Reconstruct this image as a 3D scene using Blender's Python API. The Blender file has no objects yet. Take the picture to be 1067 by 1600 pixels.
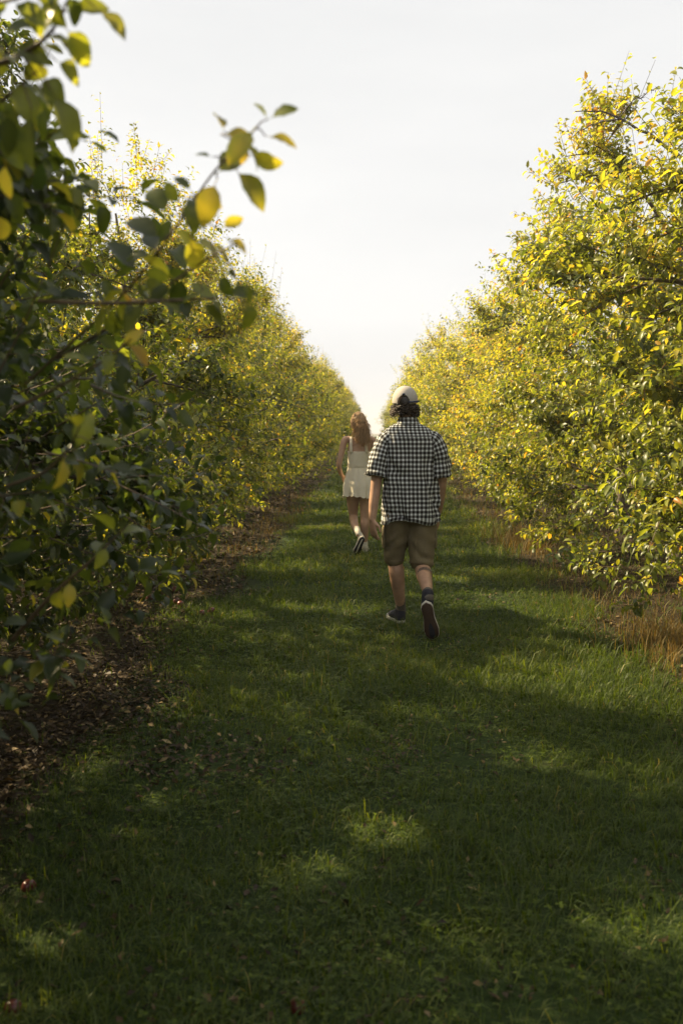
import bpy, math, random
import numpy as np
from mathutils import Vector, Matrix, noise as mnoise

rng = np.random.default_rng(11)
random.seed(5)
sc = bpy.context.scene
COL = sc.collection
R_ = math.radians

# ------------------------------------------------------------------ camera, sky, sun, exposure
CAM = np.array([0.0, 0.0, 1.52]); YAW = R_(1.9); PITCH = R_(5.1); FPX = 1556.0
cd = bpy.data.cameras.new('camera'); cam = bpy.data.objects.new('camera', cd); COL.objects.link(cam)
cam.location = CAM.tolist(); cam.rotation_euler = (math.pi/2 - PITCH, 0, YAW)
cd.sensor_fit = 'VERTICAL'; cd.sensor_height = 36; cd.sensor_width = 24; cd.lens = 35
cd.clip_end = 3000; cd.clip_start = 0.05
cd.dof.use_dof = True; cd.dof.focus_distance = 7.3; cd.dof.aperture_fstop = 3.4
sc.camera = cam

SUN_EL, SUN_AZ = R_(37.5), R_(68)            # azimuth measured from straight ahead (+Y) towards the left (-X)
w = bpy.data.worlds.new('World'); sc.world = w; w.use_nodes = True
nt = w.node_tree; nt.nodes.clear()
sky = nt.nodes.new('ShaderNodeTexSky'); sky.sky_type = 'NISHITA'; sky.sun_disc = False
sky.sun_elevation = SUN_EL; sky.sun_rotation = -SUN_AZ; sky.dust_density = 4; sky.air_density = 1
tc = nt.nodes.new('ShaderNodeTexCoord'); mp = nt.nodes.new('ShaderNodeMapping'); mp.inputs['Scale'].default_value = (1, 1, 4)
nz = nt.nodes.new('ShaderNodeTexNoise'); nz.inputs['Scale'].default_value = 1.6; nz.inputs['Detail'].default_value = 5
cr = nt.nodes.new('ShaderNodeValToRGB'); cr.color_ramp.elements[0].position = .3; cr.color_ramp.elements[1].position = .7
cr.color_ramp.elements[0].color = (3.40, 3.41, 3.41, 1); cr.color_ramp.elements[1].color = (3.95, 3.93, 3.88, 1)
mx = nt.nodes.new('ShaderNodeMix'); mx.data_type = 'RGBA'; mx.inputs[0].default_value = .97
bg = nt.nodes.new('ShaderNodeBackground'); bg.inputs['Strength'].default_value = 0.1
wo = nt.nodes.new('ShaderNodeOutputWorld')
L = nt.links.new
L(tc.outputs['Generated'], mp.inputs[0]); L(mp.outputs[0], nz.inputs['Vector']); L(nz.outputs['Fac'], cr.inputs[0])
L(sky.outputs[0], mx.inputs[6]); L(cr.outputs[0], mx.inputs[7]); L(mx.outputs[2], bg.inputs['Color']); L(bg.outputs[0], wo.inputs[0])

sd = bpy.data.lights.new('sun', 'SUN'); sun = bpy.data.objects.new('sun', sd); COL.objects.link(sun)
sd.energy = 5.0; sd.angle = R_(0.6); sd.color = (1.0, 0.80, 0.48)
S = Vector((-math.sin(SUN_AZ)*math.cos(SUN_EL), math.cos(SUN_AZ)*math.cos(SUN_EL), math.sin(SUN_EL)))
sun.rotation_euler = S.to_track_quat('Z', 'Y').to_euler(); sun.location = (-20, 20, 20)
vs = sc.view_settings; vs.view_transform = 'Standard'; vs.look = 'None'; vs.exposure = 1.32; vs.gamma = 1.0; vs.use_curve_mapping = False
cy = sc.cycles; cy.max_bounces = 6; cy.diffuse_bounces = 3; cy.glossy_bounces = 2; cy.transmission_bounces = 4
cy.transparent_max_bounces = 4; cy.use_denoising = True; cy.sample_clamp_indirect = 6

def at(px, py, d):
    "world point seen at pixel px, py of the photograph at depth d"
    F = np.array([-math.sin(YAW)*math.cos(PITCH), math.cos(YAW)*math.cos(PITCH), -math.sin(PITCH)])
    Rt = np.array([math.cos(YAW), math.sin(YAW), 0]); U = np.cross(Rt, F)
    return CAM + d*(F + (px-533.5)/FPX*Rt - (py-800)/FPX*U)

# ------------------------------------------------------------------ helpers
def nrm(a): return a/np.maximum(np.linalg.norm(a, axis=-1, keepdims=True), 1e-9)

def mesh(name, V, tris=None, quads=None, mat=None, attrs=None, smooth=False, uv=None):
    me = bpy.data.meshes.new(name)
    V = np.asarray(V, np.float32).reshape(-1, 3)
    T = np.zeros((0, 3), np.int32) if tris is None or len(tris) == 0 else np.asarray(tris, np.int32)
    Q = np.zeros((0, 4), np.int32) if quads is None or len(quads) == 0 else np.asarray(quads, np.int32)
    me.vertices.add(len(V)); me.vertices.foreach_set('co', V.ravel())
    lv = np.concatenate([T.ravel(), Q.ravel()])
    me.loops.add(len(lv)); me.loops.foreach_set('vertex_index', lv)
    ls = np.concatenate([np.arange(len(T))*3, len(T)*3 + np.arange(len(Q))*4])
    me.polygons.add(len(ls)); me.polygons.foreach_set('loop_start', ls.astype(np.int32))
    if smooth: me.polygons.foreach_set('use_smooth', np.ones(len(ls), bool))
    me.update(calc_edges=True)
    if attrs:
        for k, a in attrs.items():
            at_ = me.attributes.new(k, 'FLOAT', 'POINT'); at_.data.foreach_set('value', np.asarray(a, np.float32))
    if uv is not None:
        ul = me.uv_layers.new(name='UVMap'); ul.data.foreach_set('uv', np.asarray(uv, np.float32)[lv].ravel())
    if mat: me.materials.append(mat)
    return me

def obj(name, me, parent=None, loc=None, **tags):
    o = bpy.data.objects.new(name, me); COL.objects.link(o)
    if parent is not None: o.parent = parent
    if loc is not None: o.location = loc
    for k, v in tags.items(): o[k] = v
    return o

def tube_batch(P, r, sides=4, start=0):
    "P (n,k,3) r (n,k) -> V, quads"
    P = np.asarray(P, float); n, k, _ = P.shape
    T = np.empty_like(P); T[:, 1:-1] = P[:, 2:] - P[:, :-2]; T[:, 0] = P[:, 1]-P[:, 0]; T[:, -1] = P[:, -1]-P[:, -2]
    T = nrm(T); avg = nrm(T.mean(1))
    ref = np.where(np.abs(avg[:, 2:3]) < .8, np.array([[0, 0, 1.]]), np.array([[1., 0, 0]]))[:, None, :]
    A = nrm(np.cross(T, ref)); B = np.cross(T, A)
    th = np.arange(sides)*2*np.pi/sides
    V = P[:, :, None] + r[:, :, None, None]*(np.cos(th)[None, None, :, None]*A[:, :, None] + np.sin(th)[None, None, :, None]*B[:, :, None])
    idx = start + np.arange(n*k*sides).reshape(n, k, sides)
    a = idx[:, :-1]; b = idx[:, 1:]
    Q = np.stack([a, np.roll(a, -1, 2), np.roll(b, -1, 2), b], -1).reshape(-1, 4)
    return V.reshape(-1, 3), Q

class Acc:
    def __init__(s): s.V = []; s.T = []; s.Q = []; s.A = {}; s.n = 0
    def add(s, V, T=None, Q=None, **at_):
        V = np.asarray(V).reshape(-1, 3)
        if T is not None and len(T): s.T.append(np.asarray(T)+s.n)
        if Q is not None and len(Q): s.Q.append(np.asarray(Q)+s.n)
        for k, a in at_.items(): s.A.setdefault(k, []).append(np.broadcast_to(a, (len(V),)))
        s.V.append(V); s.n += len(V)
    def build(s, name, mat, smooth=False):
        return mesh(name, np.concatenate(s.V), np.concatenate(s.T) if s.T else None, np.concatenate(s.Q) if s.Q else None,
                    mat, {k: np.concatenate(v) for k, v in s.A.items()}, smooth)

def leaf_batch(P, D, N, Ln, W, fold, curl, hi=True):
    "leaves: base P, direction D, upper side N; returns V (n*m,3), T, Q, m"
    n = len(P); D = nrm(D); Sd = nrm(np.cross(N, D)); N = np.cross(D, Sd)
    if hi: ts = np.array([0, .3, .68, 1.]); wd = np.array([0, .5, .42, 0])
    else: ts = np.array([0, .45, 1.]); wd = np.array([0, .5, 0])
    c = np.maximum(np.abs(curl), .05)[:, None]*np.where(curl < 0, -1, 1)[:, None]
    a = c*ts[None]
    X = np.sin(a)/c*Ln[:, None]; Z = -(1-np.cos(a))/c*Ln[:, None]
    ctr = P[:, None] + X[..., None]*D[:, None] + Z[..., None]*N[:, None]
    hw = wd[None]*W[:, None]
    up = hw*fold[:, None]
    Lf = ctr + hw[..., None]*Sd[:, None] + up[..., None]*N[:, None]
    Rt = ctr - hw[..., None]*Sd[:, None] + up[..., None]*N[:, None]
    if hi:
        V = np.concatenate([ctr, Lf[:, 1:3], Rt[:, 1:3]], 1); m = 8
        t = np.array([[0, 1, 4], [2, 3, 5], [0, 6, 1], [2, 7, 3]]); q = np.array([[4, 1, 2, 5], [1, 6, 7, 2]])
    else:
        V = np.concatenate([ctr, Lf[:, 1:2], Rt[:, 1:2]], 1); m = 5
        t = np.array([[0, 1, 3], [3, 1, 2], [0, 4, 1], [1, 4, 2]]); q = None
    off = (np.arange(n)*m)[:, None, None]
    T = (t[None]+off).reshape(-1, 3); Q = None if q is None else (q[None]+off).reshape(-1, 4)
    return V.reshape(-1, 3), T, Q, m

# ------------------------------------------------------------------ materials
def nmat(name):
    m = bpy.data.materials.new(name); m.use_nodes = True; t = m.node_tree
    return m, t, t.nodes['Principled BSDF'], t.nodes['Material Output']
def ramp(t, stops, fac):
    r = t.nodes.new('ShaderNodeValToRGB'); e = r.color_ramp.elements
    while len(e) < len(stops): e.new(.5)
    for i, (p, c) in enumerate(stops): e[i].position = p; e[i].color = (*c, 1)
    t.links.new(fac, r.inputs[0]); return r
def noise_tex(t, scale, detail=4, coord='Object', rough=.55):
    c = t.nodes.new('ShaderNodeTexCoord'); n = t.nodes.new('ShaderNodeTexNoise')
    n.inputs['Scale'].default_value = scale; n.inputs['Detail'].default_value = detail; n.inputs['Roughness'].default_value = rough
    t.links.new(c.outputs[coord], n.inputs['Vector']); return n
def bump(t, b, src, strength, dist=.01):
    u = t.nodes.new('ShaderNodeBump'); u.inputs['Strength'].default_value = strength; u.inputs['Distance'].default_value = dist
    t.links.new(src, u.inputs['Height']); t.links.new(u.outputs[0], b.inputs['Normal'])
def attr(t, name):
    a = t.nodes.new('ShaderNodeAttribute'); a.attribute_name = name; return a.outputs['Fac']
def math_(t, op, a, b):
    m = t.nodes.new('ShaderNodeMath'); m.operation = op
    for i, v in enumerate((a, b)):
        if isinstance(v, (int, float)): m.inputs[i].default_value = v
        else: t.links.new(v, m.inputs[i])
    return m.outputs[0]

def leafy(name, stops, trans=.45, rough=.42, tboost=1.5, use_obj=True):
    m, t, b, o = nmat(name)
    f = attr(t, 'tint')
    if use_obj:
        oi = t.nodes.new('ShaderNodeObjectInfo'); sp = t.nodes.new('ShaderNodeSeparateColor')
        t.links.new(oi.outputs['Color'], sp.inputs[0])
        f = math_(t, 'ADD', f, math_(t, 'SUBTRACT', sp.outputs[0], 1.0))
    n = noise_tex(t, 60, 3)
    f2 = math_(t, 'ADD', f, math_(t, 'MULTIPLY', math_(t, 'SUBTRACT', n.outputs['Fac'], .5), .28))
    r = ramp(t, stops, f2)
    hs = t.nodes.new('ShaderNodeHueSaturation'); t.links.new(r.outputs[0], hs.inputs['Color'])
    t.links.new(math_(t, 'ADD', math_(t, 'MULTIPLY', attr(t, 'rnd'), .5), .75), hs.inputs['Value'])
    geo = t.nodes.new('ShaderNodeNewGeometry')
    pale = t.nodes.new('ShaderNodeMix'); pale.data_type = 'RGBA'
    t.links.new(math_(t, 'MULTIPLY', geo.outputs['Backfacing'], .35), pale.inputs[0])
    t.links.new(hs.outputs[0], pale.inputs[6]); pale.inputs[7].default_value = (.12, .15, .07, 1)
    t.links.new(pale.outputs[2], b.inputs['Base Color'])
    b.inputs['Roughness'].default_value = rough; b.inputs['Specular IOR Level'].default_value = .5 if use_obj else .22
    tr = t.nodes.new('ShaderNodeBsdfTranslucent'); g = t.nodes.new('ShaderNodeVectorMath'); g.operation = 'MULTIPLY'
    g.inputs[1].default_value = (tboost*1.1, tboost, tboost*.35); t.links.new(hs.outputs[0], g.inputs[0]); t.links.new(g.outputs[0], tr.inputs['Color'])
    ms = t.nodes.new('ShaderNodeMixShader'); ms.inputs[0].default_value = trans
    t.links.new(b.outputs[0], ms.inputs[1]); t.links.new(tr.outputs[0], ms.inputs[2]); t.links.new(ms.outputs[0], o.inputs[0])
    return m

M = {}
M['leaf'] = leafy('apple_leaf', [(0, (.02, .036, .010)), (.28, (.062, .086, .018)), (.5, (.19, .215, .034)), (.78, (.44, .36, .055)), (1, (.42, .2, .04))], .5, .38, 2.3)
M['grass'] = leafy('grass_blade', [(0, (.018, .042, .003)), (.4, (.064, .098, .005)), (.7, (.115, .14, .016)), (1, (.30, .22, .09))], .42, .5, 2.0, False)
M['dry'] = leafy('dry_grass_blade', [(0, (.09, .065, .026)), (1, (.30, .20, .09))], .3, .6, 1.2, False)
M['litter'] = leafy('fallen_leaf', [(0, (.025, .015, .008)), (.6, (.07, .042, .018)), (1, (.26, .19, .09))], .12, .55, 1.0, False)
m, t, b, o = nmat('bark'); n = noise_tex(t, 35, 6); r = ramp(t, [(.3, (.045, .034, .026)), (.7, (.15, .12, .095))], n.outputs['Fac'])
t.links.new(r.outputs[0], b.inputs['Base Color']); b.inputs['Roughness'].default_value = .85; bump(t, b, n.outputs['Fac'], .6, .01); M['bark'] = m
m, t, b, o = nmat('twig_bark'); n = noise_tex(t, 60, 3); r = ramp(t, [(.3, (.06, .04, .025)), (.7, (.15, .10, .06))], n.outputs['Fac'])
t.links.new(r.outputs[0], b.inputs['Base Color']); b.inputs['Roughness'].default_value = .6; M['twig'] = m

# ground: dark soil and turf under the grass, bare earth below the trees
m, t, b, o = nmat('orchard_ground')
c = t.nodes.new('ShaderNodeTexCoord'); sx = t.nodes.new('ShaderNodeSeparateXYZ'); t.links.new(c.outputs['Object'], sx.inputs[0])
n1 = noise_tex(t, 1.3, 5); n2 = noise_tex(t, 22, 6); n3 = noise_tex(t, .5, 3)
turf = ramp(t, [(.25, (.016, .026, .007)), (.6, (.03, .05, .012)), (.85, (.06, .055, .022))], n2.outputs['Fac'])
soil = ramp(t, [(.25, (.014, .010, .006)), (.7, (.042, .031, .018))], n2.outputs['Fac'])
wob = math_(t, 'ADD', math_(t, 'ABSOLUTE', math_(t, 'SUBTRACT', sx.outputs[0], .15), 0), math_(t, 'MULTIPLY', math_(t, 'SUBTRACT', n1.outputs['Fac'], .5), .9))
mr = t.nodes.new('ShaderNodeMapRange'); mr.inputs[1].default_value = 1.3; mr.inputs[2].default_value = 1.65; t.links.new(wob, mr.inputs[0])
mr2 = t.nodes.new('ShaderNodeMapRange'); mr2.inputs[1].default_value = 4.6; mr2.inputs[2].default_value = 5.2; t.links.new(wob, mr2.inputs[0])
bare = t.nodes.new('ShaderNodeMapRange'); bare.inputs[1].default_value = .62; bare.inputs[2].default_value = .72; t.links.new(n1.outputs['Fac'], bare.inputs[0])
fac = math_(t, 'MAXIMUM', math_(t, 'SUBTRACT', mr.outputs[0], mr2.outputs[0]), math_(t, 'MULTIPLY', bare.outputs[0], .6))
mg = t.nodes.new('ShaderNodeMix'); mg.data_type = 'RGBA'; t.links.new(fac, mg.inputs[0]); t.links.new(turf.outputs[0], mg.inputs[6]); t.links.new(soil.outputs[0], mg.inputs[7])
t.links.new(mg.outputs[2], b.inputs['Base Color']); b.inputs['Roughness'].default_value = .95; b.inputs['Specular IOR Level'].default_value = .15
bump(t, b, n2.outputs['Fac'], 1.0, .03); M['ground'] = m

def simple(name, colr, rough=.6, nscale=None, var=.25, bstr=0, spec=.4, sss=0):
    m, t, b, o = nmat(name)
    if nscale:
        n = noise_tex(t, nscale, 4); lo = tuple(v*(1-var) for v in colr); hi_ = tuple(min(1, v*(1+var)) for v in colr)
        r = ramp(t, [(.3, lo), (.7, hi_)], n.outputs['Fac']); t.links.new(r.outputs[0], b.inputs['Base Color'])
        if bstr: bump(t, b, n.outputs['Fac'], bstr, .004)
    else: b.inputs['Base Color'].default_value = (*colr, 1)
    b.inputs['Roughness'].default_value = rough; b.inputs['Specular IOR Level'].default_value = spec
    if sss: b.inputs['Subsurface Weight'].default_value = sss; b.inputs['Subsurface Radius'].default_value = (.012, .005, .003)
    return m
M['skin'] = simple('skin', (.42, .25, .165), .48, 14, .22, .15)
M['skin_w'] = simple('skin_light', (.46, .28, .19), .5, 18, .1, .1)
M['tattoo'] = simple('skin_ink', (.16, .11, .085), .5, 90, .5)
M['khaki'] = simple('khaki_twill', (.17, .135, .075), .85, 140, .15, .3)
M['khaki_seam'] = simple('khaki_seam', (.10, .072, .038), .85, 140, .15)
M['sock_grey'] = simple('sock_grey', (.11, .095, .08), .9, 300, .3, .5)
M['sock_white'] = simple('sock_white', (.6, .55, .46), .9, 300, .12, .5)
M['canvas_navy'] = simple('canvas_navy', (.022, .022, .032), .85, 250, .3, .3)
M['rubber_white'] = simple('rubber_white', (.55, .52, .45), .5, 60, .15)
M['sole_brown'] = simple('sole_brown', (.055, .03, .02), .7, 120, .3, .5)
M['sole_black'] = simple('sole_black', (.018, .017, .017), .6, 120, .3, .5)
M['suede_white'] = simple('shoe_white', (.55, .5, .42), .6, 80, .1)
M['cap'] = simple('cap_cotton', (.42, .385, .345), .85, 220, .1, .3)
M['navy'] = simple('navy_webbing', (.02, .03, .07), .7, 200, .2)
M['eye'] = simple('eye_white', (.7, .68, .65), .2)
M['lip'] = simple('lip', (.35, .14, .11), .5)

def hairmat(name, c1, c2, trans):
    m, t, b, o = nmat(name); r = ramp(t, [(0, c1), (1, c2)], attr(t, 'tint'))
    t.links.new(r.outputs[0], b.inputs['Base Color']); b.inputs['Roughness'].default_value = .38; b.inputs['Specular IOR Level'].default_value = .6
    tr = t.nodes.new('ShaderNodeBsdfTranslucent'); t.links.new(r.outputs[0], tr.inputs[0])
    ms = t.nodes.new('ShaderNodeMixShader'); ms.inputs[0].default_value = trans
    t.links.new(b.outputs[0], ms.inputs[1]); t.links.new(tr.outputs[0], ms.inputs[2]); t.links.new(ms.outputs[0], o.inputs[0]); return m
M['hair_m'] = hairmat('hair_dark', (.018, .01, .006), (.09, .045, .02), .25)
M['hair_w'] = hairmat('hair_brown', (.26, .16, .075), (.8, .56, .3), .5)

# gingham cloth from the cloth's own UV (metres)
m, t, b, o = nmat('gingham_cloth'); u = t.nodes.new('ShaderNodeUVMap'); sx = t.nodes.new('ShaderNodeSeparateXYZ'); t.links.new(u.outputs[0], sx.inputs[0])
def stripe(x):
    fr = math_(t, 'FRACT', math_(t, 'DIVIDE', x, .0325), 0)
    d = math_(t, 'ABSOLUTE', math_(t, 'SUBTRACT', fr, .5), 0)       # 0 at middle .. .5
    mr = t.nodes.new('ShaderNodeMapRange'); mr.inputs[1].default_value = .265; mr.inputs[2].default_value = .305; t.links.new(d, mr.inputs[0]); return mr.outputs[0]
s1, s2 = stripe(sx.outputs[0]), stripe(sx.outputs[1])
sm = math_(t, 'MULTIPLY', math_(t, 'ADD', s1, s2), .5)
r = ramp(t, [(0, (.018, .013, .011)), (.5, (.2, .205, .2)), (1, (.74, .76, .76))], sm); r.color_ramp.interpolation = 'LINEAR'
t.links.new(r.outputs[0], b.inputs['Base Color']); b.inputs['Roughness'].default_value = .85; b.inputs['Specular IOR Level'].default_value = .2
n = noise_tex(t, 40, 4); bump(t, b, n.outputs['Fac'], .25, .006)
tr = t.nodes.new('ShaderNodeBsdfTranslucent'); t.links.new(r.outputs[0], tr.inputs[0]); ms = t.nodes.new('ShaderNodeMixShader'); ms.inputs[0].default_value = .12
t.links.new(b.outputs[0], ms.inputs[1]); t.links.new(tr.outputs[0], ms.inputs[2]); t.links.new(ms.outputs[0], o.inputs[0]); M['gingham'] = m
# cream eyelet cloth
m, t, b, o = nmat('cream_cloth'); c = t.nodes.new('ShaderNodeTexCoord'); v = t.nodes.new('ShaderNodeTexVoronoi'); v.inputs['Scale'].default_value = 70
t.links.new(c.outputs['Object'], v.inputs['Vector']); r = ramp(t, [(.0, (.66, .56, .41)), (.3, (.88, .81, .66))], v.outputs['Distance'])
t.links.new(r.outputs[0], b.inputs['Base Color']); b.inputs['Roughness'].default_value = .9; b.inputs['Specular IOR Level'].default_value = .15; bump(t, b, v.outputs['Distance'], .5, .004)
tr = t.nodes.new('ShaderNodeBsdfTranslucent'); t.links.new(r.outputs[0], tr.inputs[0]); ms = t.nodes.new('ShaderNodeMixShader'); ms.inputs[0].default_value = .25
t.links.new(b.outputs[0], ms.inputs[1]); t.links.new(tr.outputs[0], ms.inputs[2]); t.links.new(ms.outputs[0], o.inputs[0]); M['cream'] = m
# apple skin
m, t, b, o = nmat('apple_skin'); n = noise_tex(t, 18, 4); r = ramp(t, [(.35, (.07, .009, .009)), (.6, (.11, .02, .014)), (.8, (.14, .08, .03))], n.outputs['Fac'])
t.links.new(r.outputs[0], b.inputs['Base Color']); b.inputs['Roughness'].default_value = .3; M['apple'] = m
M['apple_y'] = simple('apple_skin_yellow', (.38, .34, .08), .35, 20, .2)

# ------------------------------------------------------------------ ground
def gz(x, y):
    x = np.asarray(x, float); y = np.asarray(y, float)
    z = .018*np.sin(x*1.7+y*.9)*np.sin(y*1.3-x*.6) + .012*np.sin(x*4.1+1)*np.sin(y*3.3+2)
    z = z + .05*np.exp(-((np.abs(x-.15)-3.1)/.8)**2)                 # slight ridge under the rows
    return z - 6*(1-np.exp(-(np.maximum(y-108, 0)/80.)**2))           # the hill falls away beyond the last trees
xs = np.unique(np.concatenate([np.linspace(-400, -12, 20), np.linspace(-12, -4, 20), np.linspace(-4, 4, 64), np.linspace(4, 12, 20), np.linspace(12, 400, 20)]))
ys = np.unique(np.concatenate([np.linspace(-60, 0, 12), np.linspace(0, 14, 110), np.linspace(14, 40, 50), np.linspace(40, 140, 50), np.linspace(140, 700, 30)]))
GX, GY = np.meshgrid(xs, ys); Vg = np.stack([GX, GY, gz(GX, GY)], -1).reshape(-1, 3)
nx, ny = len(xs), len(ys); I = np.arange(nx*ny).reshape(ny, nx)
Qg = np.stack([I[:-1, :-1], I[:-1, 1:], I[1:, 1:], I[1:, :-1]], -1).reshape(-1, 4)
obj('ground', mesh('ground', Vg, None, Qg, M['ground'], smooth=True), kind='structure')

# value noise in 2D for patchiness
_g = rng.random((64, 64))
def vn(x, y, s, o_=0):
    x = np.asarray(x)*s+17.3+o_; y = np.asarray(y)*s+5.1+o_*2
    xi = np.floor(x).astype(int); yi = np.floor(y).astype(int); fx = x-xi; fy = y-yi
    fx = fx*fx*(3-2*fx); fy = fy*fy*(3-2*fy)
    g = lambda a, b_: _g[a % 64, b_ % 64]
    return (g(xi, yi)*(1-fx)+g(xi+1, yi)*fx)*(1-fy) + (g(xi, yi+1)*(1-fx)+g(xi+1, yi+1)*fx)*fy

# ------------------------------------------------------------------ grass
def in_view(x, y, pad=.35):
    u = (x*math.cos(YAW)+y*math.sin(YAW)); f = (-x*math.sin(YAW)+y*math.cos(YAW))
    return (f > 1.9) & (np.abs(u) < f*.343+pad)
def grass_mask(x, y):
    e = np.abs(x-.18) + (vn(x, y, 1.1)-.5)*1.0
    m_ = np.clip((1.68-e)/.45, 0, 1)
    m_ = np.maximum(m_, .05)
    return m_*np.clip(1.6-1.5*vn(x, y, 1.6, 9), .06, 1)
def blades(n, y0, y1, hgt, wid, seedy, xr=2.7):
    x = rng.uniform(-xr, xr+.3, n); y = y0+(y1-y0)*rng.random(n)
    # clump blades together
    k = rng.random(n) < .75
    nc = max(n//22, 4); cx = rng.uniform(-xr, xr+.3, nc); cy_ = y0+(y1-y0)*rng.random(nc); ci = rng.integers(0, nc, n)
    x = np.where(k, cx[ci]+rng.normal(0, .035, n), x); y = np.where(k, cy_[ci]+rng.normal(0, .035, n), y)
    keep = (rng.random(n) < grass_mask(x, y)) & in_view(x, y); x, y, ci, k = x[keep], y[keep], ci[keep], k[keep]
    n = len(x); ch = rng.uniform(.45, 1.75, nc)**1.4
    lush = .7+.8*vn(x, y, .9, 4)
    edge = 1+.7*np.clip((x-1.0)/.6, 0, 1)
    h = hgt*rng.uniform(.45, 1.25, n)*np.where(k, ch[ci], 1)*lush*edge
    a = rng.random(n)*2*np.pi; lean = rng.uniform(.2, 1.9, n); w_ = wid*rng.uniform(.6, 1.4, n)
    d = np.stack([np.cos(a), np.sin(a), np.zeros(n)], -1); s = np.stack([-np.sin(a+.5), np.cos(a+.5), np.zeros(n)], -1)
    z0 = gz(x, y)-.004; P0 = np.stack([x, y, z0], -1); up = np.array([0, 0, 1.])
    P1 = P0 + h[:, None]*((.62-.08*lean[:, None])*up + .3*lean[:, None]*d); P2 = P0 + h[:, None]*((1.0-.38*lean[:, None])*up + .8*lean[:, None]*d)
    V = np.stack([P0-s*w_[:, None]*.5, P0+s*w_[:, None]*.5, P1+s*w_[:, None]*.4, P1-s*w_[:, None]*.4, P2], 1)
    of = (np.arange(n)*5)[:, None]
    Q = np.array([[0, 1, 2, 3]])+of; T = np.array([[3, 2, 4]])+of
    tint = np.clip(.30+.45*(vn(x, y, .9, 2)-.4)+rng.normal(0, .15, n)+(rng.random(n) < .02)*.5, 0, 1)
    return V.reshape(-1, 3), T, Q, np.repeat(tint, 5), np.repeat(rng.random(n), 5)
A = Acc()
for n, y0, y1, h, w_ in ((140000, 1.9, 5, .042, .0034), (180000, 5, 9, .044, .0042), (130000, 9, 16, .048, .0065), (90000, 16, 32, .055, .013), (60000, 32, 100, .07, .033)):
    V, T, Q, ti, rn = blades(n, y0, y1, h, w_, 0); A.add(V, T, Q, tint=ti, rnd=rn)
for n, y0, y1, h in ((7000, 2, 5, .06), (10000, 5, 10, .07), (5000, 10, 18, .10)):
    V, T, Q, ti, rn = blades(n, y0, y1, h, .0042, 0); A.add(V, T, Q, tint=np.clip(ti+.06, 0, 1), rnd=rn)
obj('grass', A.build('grass', M['grass']), kind='stuff', label='short green lawn grass covering the path between the rows', category='grass')

# broad-leaved clover and weeds in the lawn
def weeds(n, y0, y1, size):
    x = rng.uniform(-2.2, 2.4, n); y = rng.uniform(y0, y1, n); keep = (vn(x, y, 1.5, 31) > .30+.35*rng.random(n)) & (rng.random(n) < grass_mask(x, y)*1.1) & in_view(x, y)
    x, y = x[keep], y[keep]; n = len(x); h = rng.uniform(.015, .05, n)
    P = np.repeat(np.stack([x, y, gz(x, y)+h], -1), 3, 0); a = np.repeat(rng.random(n)*6.28, 3)+np.tile([0, 2.09, 4.19], n)
    D = np.stack([np.cos(a), np.sin(a), rng.uniform(-.1, .35, 3*n)], -1); N = np.tile([0, 0, 1.], (3*n, 1))+rng.normal(0, .15, (3*n, 3))
    s = np.repeat(size*rng.uniform(.6, 1.5, n), 3)
    V, T, Q, m_ = leaf_batch(P, D, N, s, s*.85, np.full(3*n, .2), np.full(3*n, .3), False)
    return V, T, Q, np.repeat(np.clip(rng.normal(.38, .1, 3*n), 0, 1), m_), np.repeat(rng.random(3*n), m_)
A = Acc()
for n, y0, y1, s in ((11000, 2, 5, .012), (12000, 5, 10, .015), (5000, 10, 20, .024)):
    V, T, Q, ti, rn = weeds(n, y0, y1, s); A.add(V, T, Q, tint=ti, rnd=rn)
obj('clover', A.build('clover', M['grass']), kind='stuff', label='low three leaved clover growing in the lawn', category='clover')

# leaf litter beneath both rows, and dry grass at the right edge
def litter(n, x0, x1, y0, y1, size, p=1.):
    x = rng.uniform(x0, x1, n); y = y0+(y1-y0)*rng.random(n)**1.3
    keep = in_view(x, y) & ((rng.random(n) > grass_mask(x, y)*1.3) | (rng.random(n) < .06)); x, y = x[keep], y[keep]; n = len(x)
    a = rng.random(n)*6.28; D = np.stack([np.cos(a), np.sin(a), rng.normal(0, .25, n)], -1); N = np.tile([0, 0, 1.], (n, 1))+rng.normal(0, .35, (n, 3))
    s = size*rng.uniform(.5, 1.2, n); P = np.stack([x, y, gz(x, y)+rng.uniform(.006, .02, n)], -1)
    V, T, Q, m_ = leaf_batch(P, D, N, s, s*.5, rng.uniform(.1, .7, n), rng.uniform(-.8, 1.2, n), False)
    return V, T, Q, np.repeat(rng.random(n)**1.8, m_), np.repeat(rng.random(n), m_)
A = Acc()
for a_ in ((12000, -3.6, -.9, 3, 9, .05), (7000, 1.3, 4, 4.5, 12, .045), (14000, -4, -1.2, 9, 40, .075), (6000, 1.4, 4.2, 12, 30, .06), (16000, -1.7, .2, 2.3, 8, .04), (5000, 0, 1.8, 2.5, 9, .035)):
    V, T, Q, ti, rn = litter(*a_); A.add(V, T, Q, tint=ti, rnd=rn)
obj('leaf_litter', A.build('leaf_litter', M['litter']), kind='stuff', label='brown fallen leaves littering the bare earth under the trees', category='leaf litter')
A = Acc()
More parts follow.
